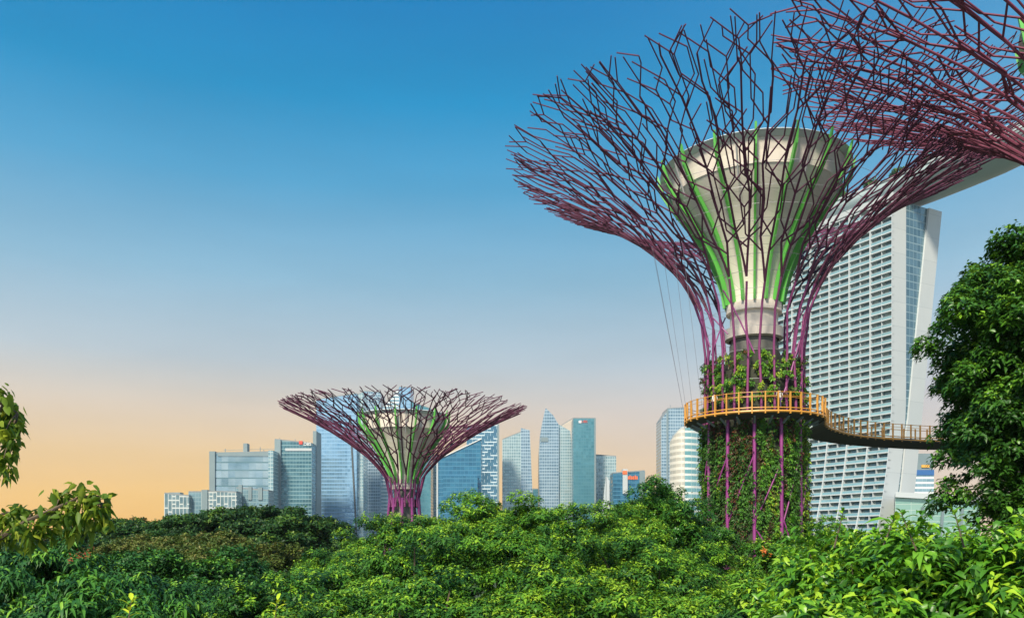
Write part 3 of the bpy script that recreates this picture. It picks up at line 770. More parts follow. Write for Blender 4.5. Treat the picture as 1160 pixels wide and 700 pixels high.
# ------------------------------------------------------------------ the hotel: three-legged slab tower and its roof hull
def build_hotel():
    P0 = Vector((X(1011, 370), 370, 0))
    along = Vector((-21.3, 38.0, 0)).normalized()          # along the long face, away from the camera
    perp = Vector((38.0, 21.3, 0)).normalized()            # into the building, away to the right
    root = empty("hotel_tower", P0, "tall white hotel tower with a grid of balconies and two legs splayed apart", "hotel")
    ZT = 160.0
    LEN = 78.0
    def oW(z):      # west slab's offset: upright above, sweeping to the left below
        t = max(0.0, (78 - z)/78)
        return -15.0*t**1.8
    def oE(z):      # left edge of the east leg
        t = (z - 62)/98.0
        if t >= 0: return 10.2 + 14.5*t**1.05
        return 10.2 + oW(z)*0.85
    WD = 9.0
    def pt(a, o, z): return along*a + perp*o + Vector((0, 0, z))
    # end walls and body of west slab
    zs = [0, 6, 12, 18, 24, 30, 36, 42, 48, 54, 60, 66, 72, 80, 100, 120, 140, ZT]
    mb = MB(); vs = []; fs = []; uvs = []
    for z in zs:
        for a, o in ((0, 0), (0, WD), (LEN, WD), (LEN, 1.6)):
            vs.append(pt(a, oW(z)+o, z)); uvs.append((o+a, z))
    for i in range(len(zs)-1):
        for j in (0, 1, 2):
            fs.append((i*4+j, i*4+(j+1) % 4, (i+1)*4+(j+1) % 4, (i+1)*4+j))
    t = (len(zs)-1)*4; fs.append((t, t+1, t+2, t+3))
    mb.add(vs, fs, 0, uvs)
    fEnd = facade("end_wall_panels", (0.47, 0.51, 0.52), (0.54, 0.57, 0.57), (0.40, 0.44, 0.45), 9.5, 10.5, 0.02, 0.01, 0.0, 0.55, 0.01)
    mb.build("end_wall", fEnd, root)
    # east leg
    mb = MB(); vs = []; fs = []; uvs = []
    for z in zs:
        for a, o in ((0.0, 0), (0.0, 9.0), (LEN, 9.0), (LEN, 0)):
            vs.append(pt(a, oE(z)+o, z)); uvs.append((o+a, z))
    for i in range(len(zs)-1):
        for j in range(4):
            fs.append((i*4+j, i*4+(j+1) % 4, (i+1)*4+(j+1) % 4, (i+1)*4+j))
    fs.append((t, t+1, t+2, t+3))
    mb.add(vs, fs, 0, uvs)
    mb.build("leg", fEnd, root)
    # atrium glass between the legs, set back from the ends
    mb = MB(); vs = []; fs = []; uvs = []
    for z in zs:
        o0, o1 = oW(z)+WD-0.2, oE(z)+0.2
        for o in (o0, max(o1, o0+0.1)):
            vs.append(pt(0.9, o, z)); uvs.append((o, z))
    for i in range(len(zs)-1):
        fs.append((i*2, i*2+1, i*2+3, i*2+2))
    mb.add(vs, fs, 0, uvs)
    fAtr = facade("atrium_glass", (0.05, 0.13, 0.18), (0.16, 0.28, 0.34), (0.20, 0.30, 0.35), 2.5, 3.4, 0.14, 0.10, 0.5, 0.12, 0.08)
    mb.build("atrium_glazing", fAtr, root)
    # balcony grid: floor slabs (one part each), fins, windows set back 1.6 m
    FH = 3.38
    nf = int(ZT/FH)
    for k in range(1, nf+1):
        z = k*FH
        mb = MB(); o = oW(z)
        mb.obox(pt(LEN/2, o+0.72, z), along*(LEN/2), perp*0.85, (0, 0, 0.24))
        mb.build("floor_slab", M_WHITE, root)
    NB = 7
    BW = LEN/NB
    for i in range(NB+1):
        mb = MB(); vs = []; fs = []
        for z in zs:
            o = oW(z)
            a = i*BW
            for da, oo in ((-0.22, -0.35), (0.22, -0.35), (0.22, 1.62), (-0.22, 1.62)):
                vs.append(pt(min(max(a+da, 0.02), LEN-0.02), o+oo, z))
        for q in range(len(zs)-1):
            for j in range(4):
                fs.append((q*4+j, q*4+(j+1) % 4, (q+1)*4+(j+1) % 4, (q+1)*4+j))
        fs.append((t, t+1, t+2, t+3))
        mb.add(vs, fs)
        mb.build("fin", M_WHITE, root)
    g1 = plain("balcony_glass", (0.30, 0.50, 0.52), 0.15, 0.45, 0.25, 0.05)
    g2 = plain("window_glass", (0.13, 0.21, 0.22), 0.12, 0.3, 0.4, 0.1)
    g3 = plain("curtain_pale", (0.30, 0.37, 0.34), 0.6, 0.0, 0.3, 0.1)
    rng = random.Random(7)
    wins = []
    for k in range(4, nf):
        for i in range(NB-1):
            wins.append((k, i))
    near = [w for w in wins if w[1] < 4 and w[0] > 8]
    rng.shuffle(near)
    single = set(near[:100])
    def window(mb, k, i):
        z0 = k*FH+0.25; z1 = (k+1)*FH-0.25
        zm = (z0+z1)/2
        a0 = i*BW+0.3; a1 = (i+1)*BW-0.3
        def quad(p, q, oa, ob, za, zb, m):
            o0, o1 = oW(za)+oa, oW(zb)+ob
            mb.add([pt(p, o0, za), pt(q, o0, za), pt(q, o1, zb), pt(p, o1, zb)], [(0, 3, 2, 1)], m)
        w = (a1-a0)
        for h in (0, 1):
            b0 = a0 + w*0.5*h + 0.08; b1 = b0 + w*0.5 - 0.16
            cur = b0 + (b1-b0)*rng.choice((0.25, 0.5, 0.62, 0.8))
            quad(b0, cur, 1.5, 1.5, z0, z1, 1)
            quad(cur, b1, 1.5, 1.5, z0, z1, 2 if rng.random() < 0.55 else 1)
            # glass balustrade in front
            quad(b0, b1, 0.10, 0.10, z0, z0+1.05, 0)
            mb.obox(pt((b0+b1)/2, oW(z0+1.1)+0.10, z0+1.1), along*((b1-b0)/2), perp*0.05, (0, 0, 0.05), 3)
        mb.obox(pt((a0+a1)/2, oW(zm)+0.85, zm), along*0.09, perp*0.72, (0, 0, (z1-z0)/2), 3)
    for w in wins:
        if w in single:
            mb = MB(); window(mb, *w)
            mb.build("window", [g1, g2, g3, M_WHITE], root)
    mb = MB()
    for w in wins:
        if w not in single: window(mb, *w)
    o = mb.build("window", [g1, g2, g3, M_WHITE], root); o["kind"] = "stuff"
    mb = MB()
    vs = []
    mb.obox(pt(LEN/2, 5.0, ZT+1.2), along*(LEN/2), perp*4.6, (0, 0, 1.1))
    mb.build("roof", M_WHITE2, root)

    # the hull-shaped roof garden
    P1 = P0 + Vector((0, 0, 0))
    hull = empty("roof_hull", P1, "long pale boat shaped roof deck resting on the white hotel tower", "roof deck")
    mb = MB(); vs = []; fs = []
    stations = [-95, -80, -60, -40, -20, 0, 15, 30, 45, 58, 66, 70]
    n = 14
    for s in stations:
        c = -along*s + perp*(20.5 - 0.0013*s*s)
        tap = 1.0
        if s > 30: tap = math.sqrt(max(0.02, 1-((s-30)/40.5)**2))
        hw, hd = 14.5*tap, 7.5*(0.45+0.55*tap)
        for j in range(n+1):
            ang = math.pi*j/n
            oo = -math.cos(ang)*hw; zz = 170.5 - (math.sin(ang)**0.7)*hd
            vs.append(c + perp*oo + Vector((0, 0, zz)))
    for i in range(len(stations)-1):
        for j in range(n):
            a = i*(n+1)+j
            fs.append((a, a+1, a+n+2, a+n+1))
        a = i*(n+1); fs.append((a+n, a, a+n+1, a+2*n+1))
    mb.add(vs, fs)
    mb.build("hull_belly", M_HULL, hull, smooth=True)
    mb = MB()
    for sgn in (-1, 1):
        pts = []
        for s in stations[:-1]:
            tap = 1.0 if s <= 30 else math.sqrt(max(0.02, 1-((s-30)/40.5)**2))
            c = -along*s + perp*(20.5 - 0.0013*s*s + sgn*14.5*tap) + Vector((0, 0, 171.1))
            pts.append(c)
        mb.tube(pts, 0.55, 5)
    mb.build("parapet", M_WHITE2, hull)
    rng = np.random.default_rng(3)
    for k, s in enumerate((-88, -70, -52, -34, -18, -4, 10)):
        Cc = np.array(-along*s + perp*(9.5) + Vector((0, 0, 173.5)))
        v = unit(rng.normal(0, 1, (120, 3)))
        a = tufts(rng, Cc + v*np.array([[3.2, 3.2, 2.2]])*rng.uniform(0.5, 1, (120, 1)), v, 5, 1.3, 0.6, tint=rng.uniform(0, 0.8, 120))
        link("roof_planting", leaves_mesh("roof_planting", *a, fancy=False), G_DARK, hull)
build_hotel()

# ------------------------------------------------------------------ steel tree towers
def lathe_pts(prof):
    z = np.array([p[1] for p in prof], float); r = np.array([p[0] for p in prof], float)
    s = np.concatenate([[0], np.cumsum(np.hypot(np.diff(r), np.diff(z)))])
    return s, r, z

def smooth_prof(prof, n=60):
    """Catmull-Rom resampling of a profile (r, z)"""
    p = [prof[0]] + list(prof) + [prof[-1]]
    outp = []
    for i in range(1, len(p)-2):
        for k in range(n//(len(prof)-1)):
            t = k/(n//(len(prof)-1))
            q = []
            for d in (0, 1):
                a, b, c, e = p[i-1][d], p[i][d], p[i+1][d], p[i+2][d]
                q.append(0.5*((2*b)+(-a+c)*t+(2*a-5*b+4*c-e)*t*t+(-a+3*b-3*c+e)*t**3))
            outp.append(tuple(q))
    outp.append(tuple(prof[-1]))
    return outp

def build_tree_tower(root, par, seed, mat_low, mat_top):
    rng = random.Random(seed)
    prof = smooth_prof(par['ribs'])
    S, Rr, Zz = lathe_pts(prof)
    STOT = S[-1]
    def pos(th, s, dr=0.0):
        s = max(0.0, s)
        if s > STOT:
            e = s-STOT; r = Rr[-1] + e*(Rr[-1]-Rr[-2])/(S[-1]-S[-2]); z = Zz[-1] + e*(Zz[-1]-Zz[-2])/(S[-1]-S[-2])
        else:
            r = np.interp(s, S, Rr); z = np.interp(s, S, Zz)
        r += dr
        return Vector((r*math.cos(th), r*math.sin(th), z))
    def rad(s): return float(np.interp(s, S, Rr))
    z2s = lambda z: float(np.interp(z, Zz, S))
    k_ = par['k']                    # thickness / step scale
    s_neck = z2s(par['z_neck'])
    rb, rt = par['rb'], par['rt']
    def thick(s):
        t = min(1, max(0, (s-s_neck)/(STOT-s_neck)))
        return rb + (rt-rb)*t**0.7
    NR = par['nribs']
    for i in range(NR):
        mb = MB()
        th0 = 2*math.pi*(i+0.5)/NR
        # lower rib in one swept tube up to the neck; the canopy's darker material paints in its backlit look, the second is the lighter neck
        lo = [pos(th0, s) for s in np.linspace(0, s_neck, 14)]
        mb.tube(lo, par['rl'], 7)
        def stem(th, s0, thT, s_a, s_end, r_scale, m=0):
            """a stem that swings from th at s0 to thT at s_a and then runs to s_end with slight kinks"""
            pts = []
            n = max(3, int((s_a-s0)/(2.0*k_)))
            for q in range(n+1):
                t = q/n
                pts.append((th + (thT-th)*t, s0 + (s_a-s0)*t))
            s = s_a; tcur = thT
            while s < s_end - 0.6*k_:
                s = min(s_end, s + rng.uniform(2.8, 4.0)*k_)
                tcur = thT + rng.uniform(-0.10, 0.10)*k_*2.0/max(rad(s), 2.0)
                pts.append((tcur, s))
            for a, b in zip(pts[:-1], pts[1:]):
                mb.bar(pos(*a), pos(*b), thick(a[1])*r_scale, 6, thick(b[1])*r_scale, m)
            return pts
        def twig(th, s, side, depth):
            """honeycomb-like side branch: sideways, then straight up, then forks again"""
            r = rad(s)
            lat = rng.uniform(0.75, 1.25)*k_*par['tw']
            up = rng.uniform(1.0, 1.9)*k_*par['tw']
            a = (th, s)
            b = (th + side*lat/max(r, 1.5), s+up)
            if b[1] > STOT*1.015: b = (b[0], STOT*rng.uniform(0.99, 1.015))
            mb.bar(pos(*a), pos(*b), thick(s)*0.74, 5, thick(b[1])*0.70)
            if b[1] >= STOT*0.985 or depth == 0: return
            c = (b[0] + rng.uniform(-0.12, 0.12)*k_/max(r, 1.5), b[1] + rng.uniform(1.4, 2.8)*k_*par['tw'])
            if c[1] > STOT*1.01: c = (c[0], STOT*rng.uniform(0.97, 1.01))
            mb.bar(pos(*b), pos(*c), thick(b[1])*0.70, 5, thick(c[1])*0.66)
            if c[1] >= STOT*0.985: return
            if rng.random() < 0.85: twig(c[0], c[1], -side, depth-1)
            if rng.random() < 0.40: twig(c[0], c[1], side, depth-1)
        dth = 2*math.pi/NR
        for q in (-1, 1):
            thA = th0 + q*dth*0.25
            s_f = z2s(par['z_fork'] + rng.uniform(-1, 1)*0.6*k_)
            s_end = STOT*rng.uniform(0.96, 1.0)
            p1 = stem(thA, s_neck, thA, s_neck + (s_f-s_neck)*0.22, s_f, 0.9, 1)
            for w in (-1, 1):
                thB = thA + w*dth*0.125 + rng.uniform(-0.02, 0.02)
                ps = stem(p1[-1][0], s_f, thB, s_f + rng.uniform(2.6, 4.0)*k_, s_end*rng.uniform(0.93, 1.0), 0.95)
                sd = rng.choice((-1, 1))
                for (tt, ss) in ps[2:]:
                    if ss < STOT*0.97 and rad(ss) > par['r_twig']:
                        sd = -sd
                        if rng.random() < 0.88: twig(tt, ss, sd, 3)
                        if rng.random() < 0.28: twig(tt, ss, -sd, 2)
        mb.build("rib", [mat_top, M_MIDPURPLE], root)
        # the planted trunk's part of the rib is coloured brighter, painted as lit beside the backlit canopy
        mb = MB()
        z_t = par['z_sleeve']
        sl = [pos(th0, s, 0.02) for s in np.linspace(0, z2s(z_t), 12)]
        mb.tube(sl, par['rl']+0.03, 8)
        mb.build("rib_base", mat_low, root)
    # diagonal braces on the trunk and neck
    for i in range(NR):
        th0 = 2*math.pi*(i+0.5)/NR; dth = 2*math.pi/NR
        for (za, zb, sg) in par['braces']:
            if rng.random() < 0.72:
                mb = MB()
                z_a = za + rng.uniform(-1, 1); z_b = zb + rng.uniform(-1, 1)
                pts = [pos(th0 + sg*dth*t, z2s(z_a + (z_b-z_a)*t), 0.02) for t in (0, .25, .5, .75, 1)]
                mb.tube(pts, par['rl']*0.55, 6)
                mb.build("brace", mat_low, root)
    # ring cables
    for z in par['hoops']:
        s = z2s(z); mb = MB()
        pts = [pos(2*math.pi*j/48, s, -par['rl']-0.1) for j in range(48)]
        mb.tube(pts, par['rc'], 4, closed=True)
        mb.build("hoop_cable", M_CABLE, root)
    # funnel core
    fp = smooth_prof(par['funnel'], 40)
    mb = MB(); mb.lathe(fp, 56); fun = mb.build("funnel", M_CONC, root, smooth=True)
    r0, z0 = par['funnel'][-1]
    mb = MB(); mb.lathe([(r0+0.03, z0-0.02), (r0*1.035, z0+par['lip']*0.5), (r0*1.08, z0+par['lip']), (r0*1.05, z0+par['lip']), (r0*0.99, z0)], 56)
    mb.build("funnel_rim", M_LIP, fun, smooth=False)
    mb = MB(); zt_ = z0+par['lip']
    mb.lathe([(r0*1.083, zt_-0.05), (r0*1.16, zt_+par['lip']*0.16), (r0*1.15, zt_+par['lip']*0.2), (r0*1.04, zt_+0.04)], 56)
    mb.build("glass_skirt", M_GLASSRIM, fun)
    # green fins following the funnel
    nfin = par['nfin']
    FS, FR, FZ = lathe_pts(fp)
    for i in range(nfin):
        th = 2*math.pi*(i+0.35)/nfin
        e = Vector((math.cos(th), math.sin(th), 0)); tn = Vector((-e.y, e.x, 0))
        mb = MB(); vs = []; fs = []
        zt = z0+par['lip']
        prf = [(r + 0.10*k_, z) for r, z in fp[::3]] + [(r0*1.09+0.12*k_, z0+par['lip']*0.6), (r0*1.19, zt+par['lip']*0.45)]
        for q, (r, z) in enumerate(prf):
            dpt = (0.42 if q < len(prf)-1 else 0.10)*k_; w = 0.095*k_
            for dr, dw in ((0, -w), (dpt, -w), (dpt, w), (0, w)):
                vs.append(e*(r+dr) + tn*dw + Vector((0, 0, z - dr*0.25)))
        for q in range(len(prf)-1):
            for j in range(4):
                fs.append((q*4+j, q*4+(j+1) % 4, (q+1)*4+(j+1) % 4, (q+1)*4+j))
        fs.append((3, 2, 1, 0)); t = (len(prf)-1)*4; fs.append((t, t+1, t+2, t+3))
        mb.add(vs, fs)
        mb.build("green_fin", M_GREENFIN, fun)
        # pale struts holding the rim
        if i % 2 == 0:
            mb = MB(); th2 = th + math.pi/nfin
            e2 = Vector((math.cos(th2), math.sin(th2), 0))
            mb.bar(e2*(r0*0.98) + Vector((0, 0, z0-0.9*k_)), e2*(r0*1.12) + Vector((0, 0, zt)), 0.07*k_, 5)
            mb.build("strut", M_CABLE, fun)
    # neck core, collar
    mb = MB(); mb.lathe(par['neck'], 32); mb.build("neck", M_CORE if not par.get('pale_neck') else M_LIP, root)
    mb = MB(); mb.lathe(par['collar'], 32); mb.build("collar", M_LIP, root)
    if 'trunk' in par:
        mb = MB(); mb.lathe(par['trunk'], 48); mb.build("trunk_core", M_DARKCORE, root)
        g = np.random.default_rng(seed+5)
        for (zA, zB, rA, rB, dens, thin) in par['planting']:
            for i in range(NR):
                th0 = 2*math.pi*(i+0.5)/NR; dth = 2*math.pi/NR
                nt_ = int(dens*(zB-zA)*dth*rA)
                # clumps first, so that the panel is uneven
                nc = max(8, nt_//(26 if zA < 10 else 11))
                cth = g.uniform(0.07, 0.93, nc); cz = g.uniform(0, 1, nc)
                strip = g.choice([0.42, 0.55, 0.66, 0.80, 0.35])
                ct = np.clip(g.normal(strip, 0.16, nc), 0.0, 1)
                ct = np.where(g.uniform(0, 1, nc) < 0.13, g.uniform(0.05, 0.24, nc), ct)
                ci = g.integers(0, nc, nt_)
                a_ = th0 + dth*np.clip(cth[ci] + g.normal(0, 0.055, nt_), 0.02, 0.98)
                tt = np.clip(cz[ci] + g.normal(0, 0.028, nt_), 0, 1)
                bulge = 0.10 + 0.85*g.uniform(0, 1, nc)**1.5
                rr = rA + (rB-rA)*tt + g.uniform(0, 1, nt_)*bulge[ci]*thin
                C = np.stack([rr*np.cos(a_), rr*np.sin(a_), zA + (zB-zA)*tt], 1)
                A = np.stack([np.cos(a_), np.sin(a_), np.full(nt_, 0.25)], 1) + g.normal(0, 0.3, (nt_, 3))
                a = tufts(g, C, A, 6, 0.22, 0.125, (0.5, 1.4), 0.35, np.clip(ct[ci] + g.normal(0, 0.05, nt_), 0, 1))
                link("planting_panel", leaves_mesh("planting_panel", *a, fancy=False), G_WALL, root)
    return pos, z2s

BIG = dict(
    ribs=[(4.55, 0), (4.5, 8), (4.45, 16), (4.4, 21), (4.3, 25), (4.35, 28), (4.75, 30.8), (6.0, 33.8), (7.6, 36.0), (9.6, 38.0), (12.4, 40.2), (15.6, 42.2), (18.9, 43.9), (21.9, 45.2)],
    z_neck=21.0, z_fork=32.5, nribs=12, rb=0.135, rt=0.072, rl=0.12, k=1.0, rc=0.016, r_twig=6.4, z_sleeve=21.3, tw=1.3,
    braces=[(1, 7, 1), (7, 12, -1), (12, 18, 1), (23, 28, 1), (27.5, 32, -1)],
    hoops=[24.5, 27, 29, 30.5, 32, 33.3, 34.5, 35.6, 36.6, 37.6, 38.6, 39.8],
    funnel=[(2.2, 31.8), (2.5, 33.4), (3.3, 35.6), (4.7, 38.2), (6.2, 40.2), (7.2, 41.6)], lip=1.9, nfin=16,
    neck=[(2.15, 20), (2.15, 28.2), (2.0, 28.4), (2.0, 31.9)],
    collar=[(2.2, 28.6), (2.55, 28.7), (2.55, 29.6), (2.1, 29.7), (2.1, 30.9), (2.45, 31.0), (2.45, 31.75), (2.2, 31.85)],
    trunk=[(4.05, 0), (3.95, 21.0), (3.85, 22.0), (3.6, 25.5), (2.9, 25.8), (2.2, 27.5)],
    planting=[(0.3, 21.0, 4.15, 4.02, 66, 1.0), (22.2, 26.8, 3.95, 3.7, 36, 1.1)])
BASE = Vector((X(854, 78), 78, 0))
big = empty("steel_tree_tower", BASE, "giant purple steel tree tower with a planted trunk ringed by the orange walkway", "tree tower", "steel tree towers")
pos_big, z2s_big = build_tree_tower(big, BIG, 11, M_PURPLE, M_PLUM_BACKLIT)

# second big one, mostly outside the frame at the top right: the same structure, copied part by part
def copy_tree(o, parent=None):
    c = o.copy(); COL.objects.link(c)
    if parent is not None: c.parent = parent
    for ch in list(o.children): copy_tree(ch, c)
    return c
third = copy_tree(big)
third.location = (45.0, 57.0, 0); third.rotation_euler = (0, 0, R(157)); third.scale = (1.2, 1.2, 1.05)
third["label"] = "reddish steel branch canopy reaching in at the top right corner, over the giant canopy"
for ch in third.children:
    if ch.name.startswith("rib"):
        ch.material_slots[0].link = 'OBJECT'; ch.material_slots[0].material = M_ROSE

SMALL = dict(
    ribs=[(2.6, 0), (2.3, 8), (1.75, 14), (1.65, 16.5), (2.0, 17.6), (2.9, 18.8), (4.5, 20.4), (6.9, 22.1), (9.9, 23.9), (13.4, 25.5)],
    z_neck=14.5, z_fork=18.2, nribs=10, rb=0.115, rt=0.058, rl=0.12, k=0.72, rc=0.014, r_twig=3.6, z_sleeve=15.5, tw=1.15,
    braces=[(10, 14, 1), (14, 17, -1), (14, 17, 1)],
    hoops=[15.5, 16.8, 17.8, 18.6, 19.4, 20.3, 21.3],
    funnel=[(1.2, 17.2), (1.5, 18.4), (2.3, 20.0), (3.4, 21.8), (4.3, 23.0)], lip=1.5, nfin=14,
    neck=[(1.15, 0), (1.15, 16.9), (1.1, 17.5)], collar=[(1.2, 16.4), (1.4, 16.5), (1.4, 17.2), (1.15, 17.35)],
    trunk=[(1.9, 0), (1.8, 12.5), (1.2, 13.2)], planting=[(0.3, 12.8, 1.95, 1.85, 16, 0.8)])
SB = Vector((X(458, 97), 97, 0))
small = empty("steel_tree_tower", SB, "small flat-topped purple steel tree standing in front of the blue city towers", "tree tower", "steel tree towers")
build_tree_tower(small, SMALL, 23, M_PURPLE, M_PLUM_BACKLIT)

# ------------------------------------------------------------------ the aerial walkway
def build_walkway():
    zd = 21.55
    root = empty("aerial_walkway", (BASE.x, BASE.y, 0), "orange railed aerial walkway ringing the giant planted trunk and curving off right", "walkway")
    Ro, Ri = 6.1, 4.95
    A0, A1 = R(72), R(340)          # the ring's railed arc; the rest opens into the branch
    # ring deck: orange edge, dark underside
    mb = MB()
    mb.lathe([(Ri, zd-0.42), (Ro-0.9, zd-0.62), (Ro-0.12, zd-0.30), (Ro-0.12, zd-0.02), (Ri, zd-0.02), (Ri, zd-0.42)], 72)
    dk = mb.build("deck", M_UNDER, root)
    def ring(r, z, rt, name, mat):
        m_ = MB(); m_.tube([(r*math.cos(t), r*math.sin(t), z) for t in np.linspace(A0, A1, 60)], rt, 6)
        m_.build(name, mat, root)
    mb = MB(); mb.tube([((Ro-0.03)*math.cos(t), (Ro-0.03)*math.sin(t), zd-0.17) for t in np.linspace(A0, A1, 60)], 0.12, 6); mb.build("edge_beam", M_ORANGE, dk)
    ring(Ro, zd+0.12, 0.055, "kerb_rail", M_ORANGE)
    ring(Ro, zd+1.42, 0.030, "top_rail", M_ORANGE)
    ring(Ro-0.12, zd+1.12, 0.022, "hand_rail", M_ORANGE)
    ring(Ri+0.1, zd+1.2, 0.03, "hand_rail", M_ORANGE)
    # branch: near edge (picture right), far edge behind
    near = [(27.53, 75.92), (28.55, 78.9), (30.2, 82.2), (32.0, 84.6), (33.7, 86.6), (36.2, 88.7), (38.9, 90.2), (44.4, 92.3), (50.0, 93.2), (58.0, 93.4), (70.0, 92.4)]
    far = [(26.0, 78.2), (25.6, 81.5), (26.6, 84.4), (28.6, 86.7), (31.2, 88.8), (34.4, 90.8), (37.8, 92.6), (43.9, 94.9), (49.9, 95.9), (58.2, 96.1), (70.2, 95.1)]
    near = [(x-BASE.x, y-BASE.y) for x, y in near]; far = [(x-BASE.x, y-BASE.y) for x, y in far]
    mb = MB(); n = len(near)
    vs = []
    for (a, b) in zip(near, far):
        c = ((a[0]+b[0])/2, (a[1]+b[1])/2)
        vs += [(a[0], a[1], zd-0.035), (b[0], b[1], zd-0.035), (b[0], b[1], zd-0.30), (c[0], c[1], zd-0.95), (a[0], a[1], zd-0.30)]
    fs = []
    for i in range(n-1):
        for j in range(5):
            k = (j+1) % 5
            fs.append((i*5+j, (i+1)*5+j, (i+1)*5+k, i*5+k))
    fs += [(0, 1, 2, 3, 4), tuple(reversed([(n-1)*5+j for j in range(5)]))]
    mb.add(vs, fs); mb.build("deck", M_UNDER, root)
    def along(pts, z, rt, name, m=M_ORANGE):
        q = MB(); q.tube([(x, y, z) for x, y in pts], rt, 6); q.build(name, m, root)
    def dense(pts, n=6):
        o = []
        p = [pts[0]] + pts + [pts[-1]]
        for i in range(1, len(p)-2):
            for k in range(n):
                t = k/n; q = []
                for d in (0, 1):
                    a, b, c, e = p[i-1][d], p[i][d], p[i+1][d], p[i+2][d]
                    q.append(0.5*((2*b)+(-a+c)*t+(2*a-5*b+4*c-e)*t*t+(-a+3*b-3*c+e)*t**3))
                o.append(tuple(q))
        o.append(pts[-1]); return o
    nd, fd = dense(near), dense(far[2:])
    along(nd, zd-0.17, 0.12, "edge_beam"); along(nd, zd+0.12, 0.055, "kerb_rail"); along(nd, zd+1.42, 0.035, "top_rail"); along(nd, zd+1.12, 0.022, "hand_rail")
    along(fd, zd-0.17, 0.10, "edge_beam"); along(fd, zd+1.3, 0.035, "top_rail")
    # posts, one part each
    posts = []
    for j in range(36):
        t = 2*math.pi*(j+0.3)/36
        p = (Ro*math.cos(t), Ro*math.sin(t))
        if not (A0 < t < A1): continue
        posts.append(p)
    def walk(pts, step):
        acc = 0.0; o = [pts[0]]
        for a, b in zip(pts[:-1], pts[1:]):
            d = math.hypot(b[0]-a[0], b[1]-a[1])
            while acc + d >= step:
                t = (step-acc)/d
                a = (a[0]+(b[0]-a[0])*t, a[1]+(b[1]-a[1])*t)
                o.append(a); d = math.hypot(b[0]-a[0], b[1]-a[1]); acc = 0.0
            acc += d
        return o
    posts += walk(nd, 1.25)
    posts_far = walk(fd, 1.5)
    pm = MB(); pm.obox((0, 0, 0.55), (0.05, 0, 0), (0, 0.085, 0), (0, 0, 0.92)); pme = pm.mesh("railing_post"); pme.materials.append(M_ORANGE)
    for q, p in enumerate((posts + posts_far)[:100]):
        o = bpy.data.objects.new("railing_post", pme); COL.objects.link(o); o.parent = root
        o.location = (p[0], p[1], zd); o.rotation_euler = (0, 0, math.atan2(p[1], p[0])+math.pi/2)
    # ribs under the deck
    for j in range(24):
        t = 2*math.pi*j/24
        mb = MB(); e = Vector((math.cos(t), math.sin(t), 0))
        mb.bar(e*4.75 + Vector((0, 0, zd-0.95)), e*(Ro-0.5) + Vector((0, 0, zd-0.50)), 0.10, 5)
        mb.build("bracket", M_STEELGREY, dk)
    # thin suspension cables down to the ring's left side from the canopy
    for (tha, z, thb) in ((R(176), 37.6, R(172)), (R(186), 37.0, R(184)), (R(196), 36.4, R(197)), (R(207), 36.6, R(210)), (R(166), 37.4, R(162))):
        a = pos_big(tha, z2s_big(z)); b = Vector((Ro*math.cos(thb), Ro*math.sin(thb), zd+0.1))
        mb = MB(); mb.bar(a, b, 0.018, 4); mb.build("suspension_cable", M_DKCABLE, root)
build_walkway()

# two visitors on the ring
def person(label, loc, face, top, legs, skin=(0.35, 0.2, 0.13), seed=0):
    root = empty("person", loc, label, "person")
    root.rotation_euler = (0, 0, face)
    me = bpy.data.meshes.new("body")
    vs = [(0,0,.95),(0,0,1.12),(0,0,1.32),(0,0,1.45),(0,-.01,1.53),(0,-.015,1.63),(0,-.01,1.73),
          (.10,0,.90),(.11,-.01,.50),(.11,.02,.09),(.11,-.12,.04),(-.10,0,.90),(-.11,-.02,.50),(-.11,.02,.09),(-.11,-.12,.04),
          (.19,0,1.40),(.25,.02,1.14),(.22,-.10,.92),(.21,-.16,.84),(-.19,0,1.40),(-.25,.02,1.14),(-.22,-.16,.98),(-.20,-.24,.94)]
    es = [(0,1),(1,2),(2,3),(3,4),(4,5),(5,6),(0,7),(7,8),(8,9),(9,10),(0,11),(11,12),(12,13),(13,14),(3,15),(15,16),(16,17),(17,18),(3,19),(19,20),(20,21),(21,22)]
    rs = [.14,.13,.16,.11,.055,.10,.085,.095,.065,.045,.035,.095,.065,.045,.035,.06,.045,.035,.03,.06,.045,.035,.03]
    me.from_pydata(vs, es, [])
    o = bpy.data.objects.new("body", me); COL.objects.link(o); o.parent = root
    sk = o.modifiers.new("skin", 'SKIN')
    for d, r in zip(me.skin_vertices[0].data, rs): d.radius = (r, r*0.8)
    me.skin_vertices[0].data[0].use_root = True
    o.modifiers.new("sub", 'SUBSURF').levels = 2
    o.modifiers["sub"].render_levels = 2
    m, nt, b, N, L = mat_new("clothes")
    t = N("ShaderNodeTexCoord"); s = N("ShaderNodeSeparateXYZ"); L(t.outputs["Object"], s.inputs[0])
    r = N("ShaderNodeValToRGB"); r.color_ramp.interpolation = 'CONSTANT'
    st = [(0, (0.05, 0.05, 0.05)), (0.05, legs), (0.485, top), (0.745, skin)]
    while len(r.color_ramp.elements) < 4: r.color_ramp.elements.new(0.5)
    for e, (p, c) in zip(r.color_ramp.elements, st): e.position = p; e.color = (*c, 1)
    d = N("ShaderNodeMath"); d.operation = 'DIVIDE'; d.inputs[1].default_value = 2.0
    L(s.outputs[2], d.inputs[0]); L(d.outputs[0], r.inputs[0]); L(r.outputs[0], b.inputs["Base Color"]); b.inputs["Roughness"].default_value = 0.8
    me.materials.append(m)
    hb = MB(); hb.lathe([(0.002, 1.845), (.06, 1.83), (.098, 1.77), (.105, 1.70), (.095, 1.64)], 14)
    h = hb.build("hair", plain("hair", (0.02, 0.016, 0.013), 0.6), root, True); h.location = (0, 0.025, -0.035)
    return root
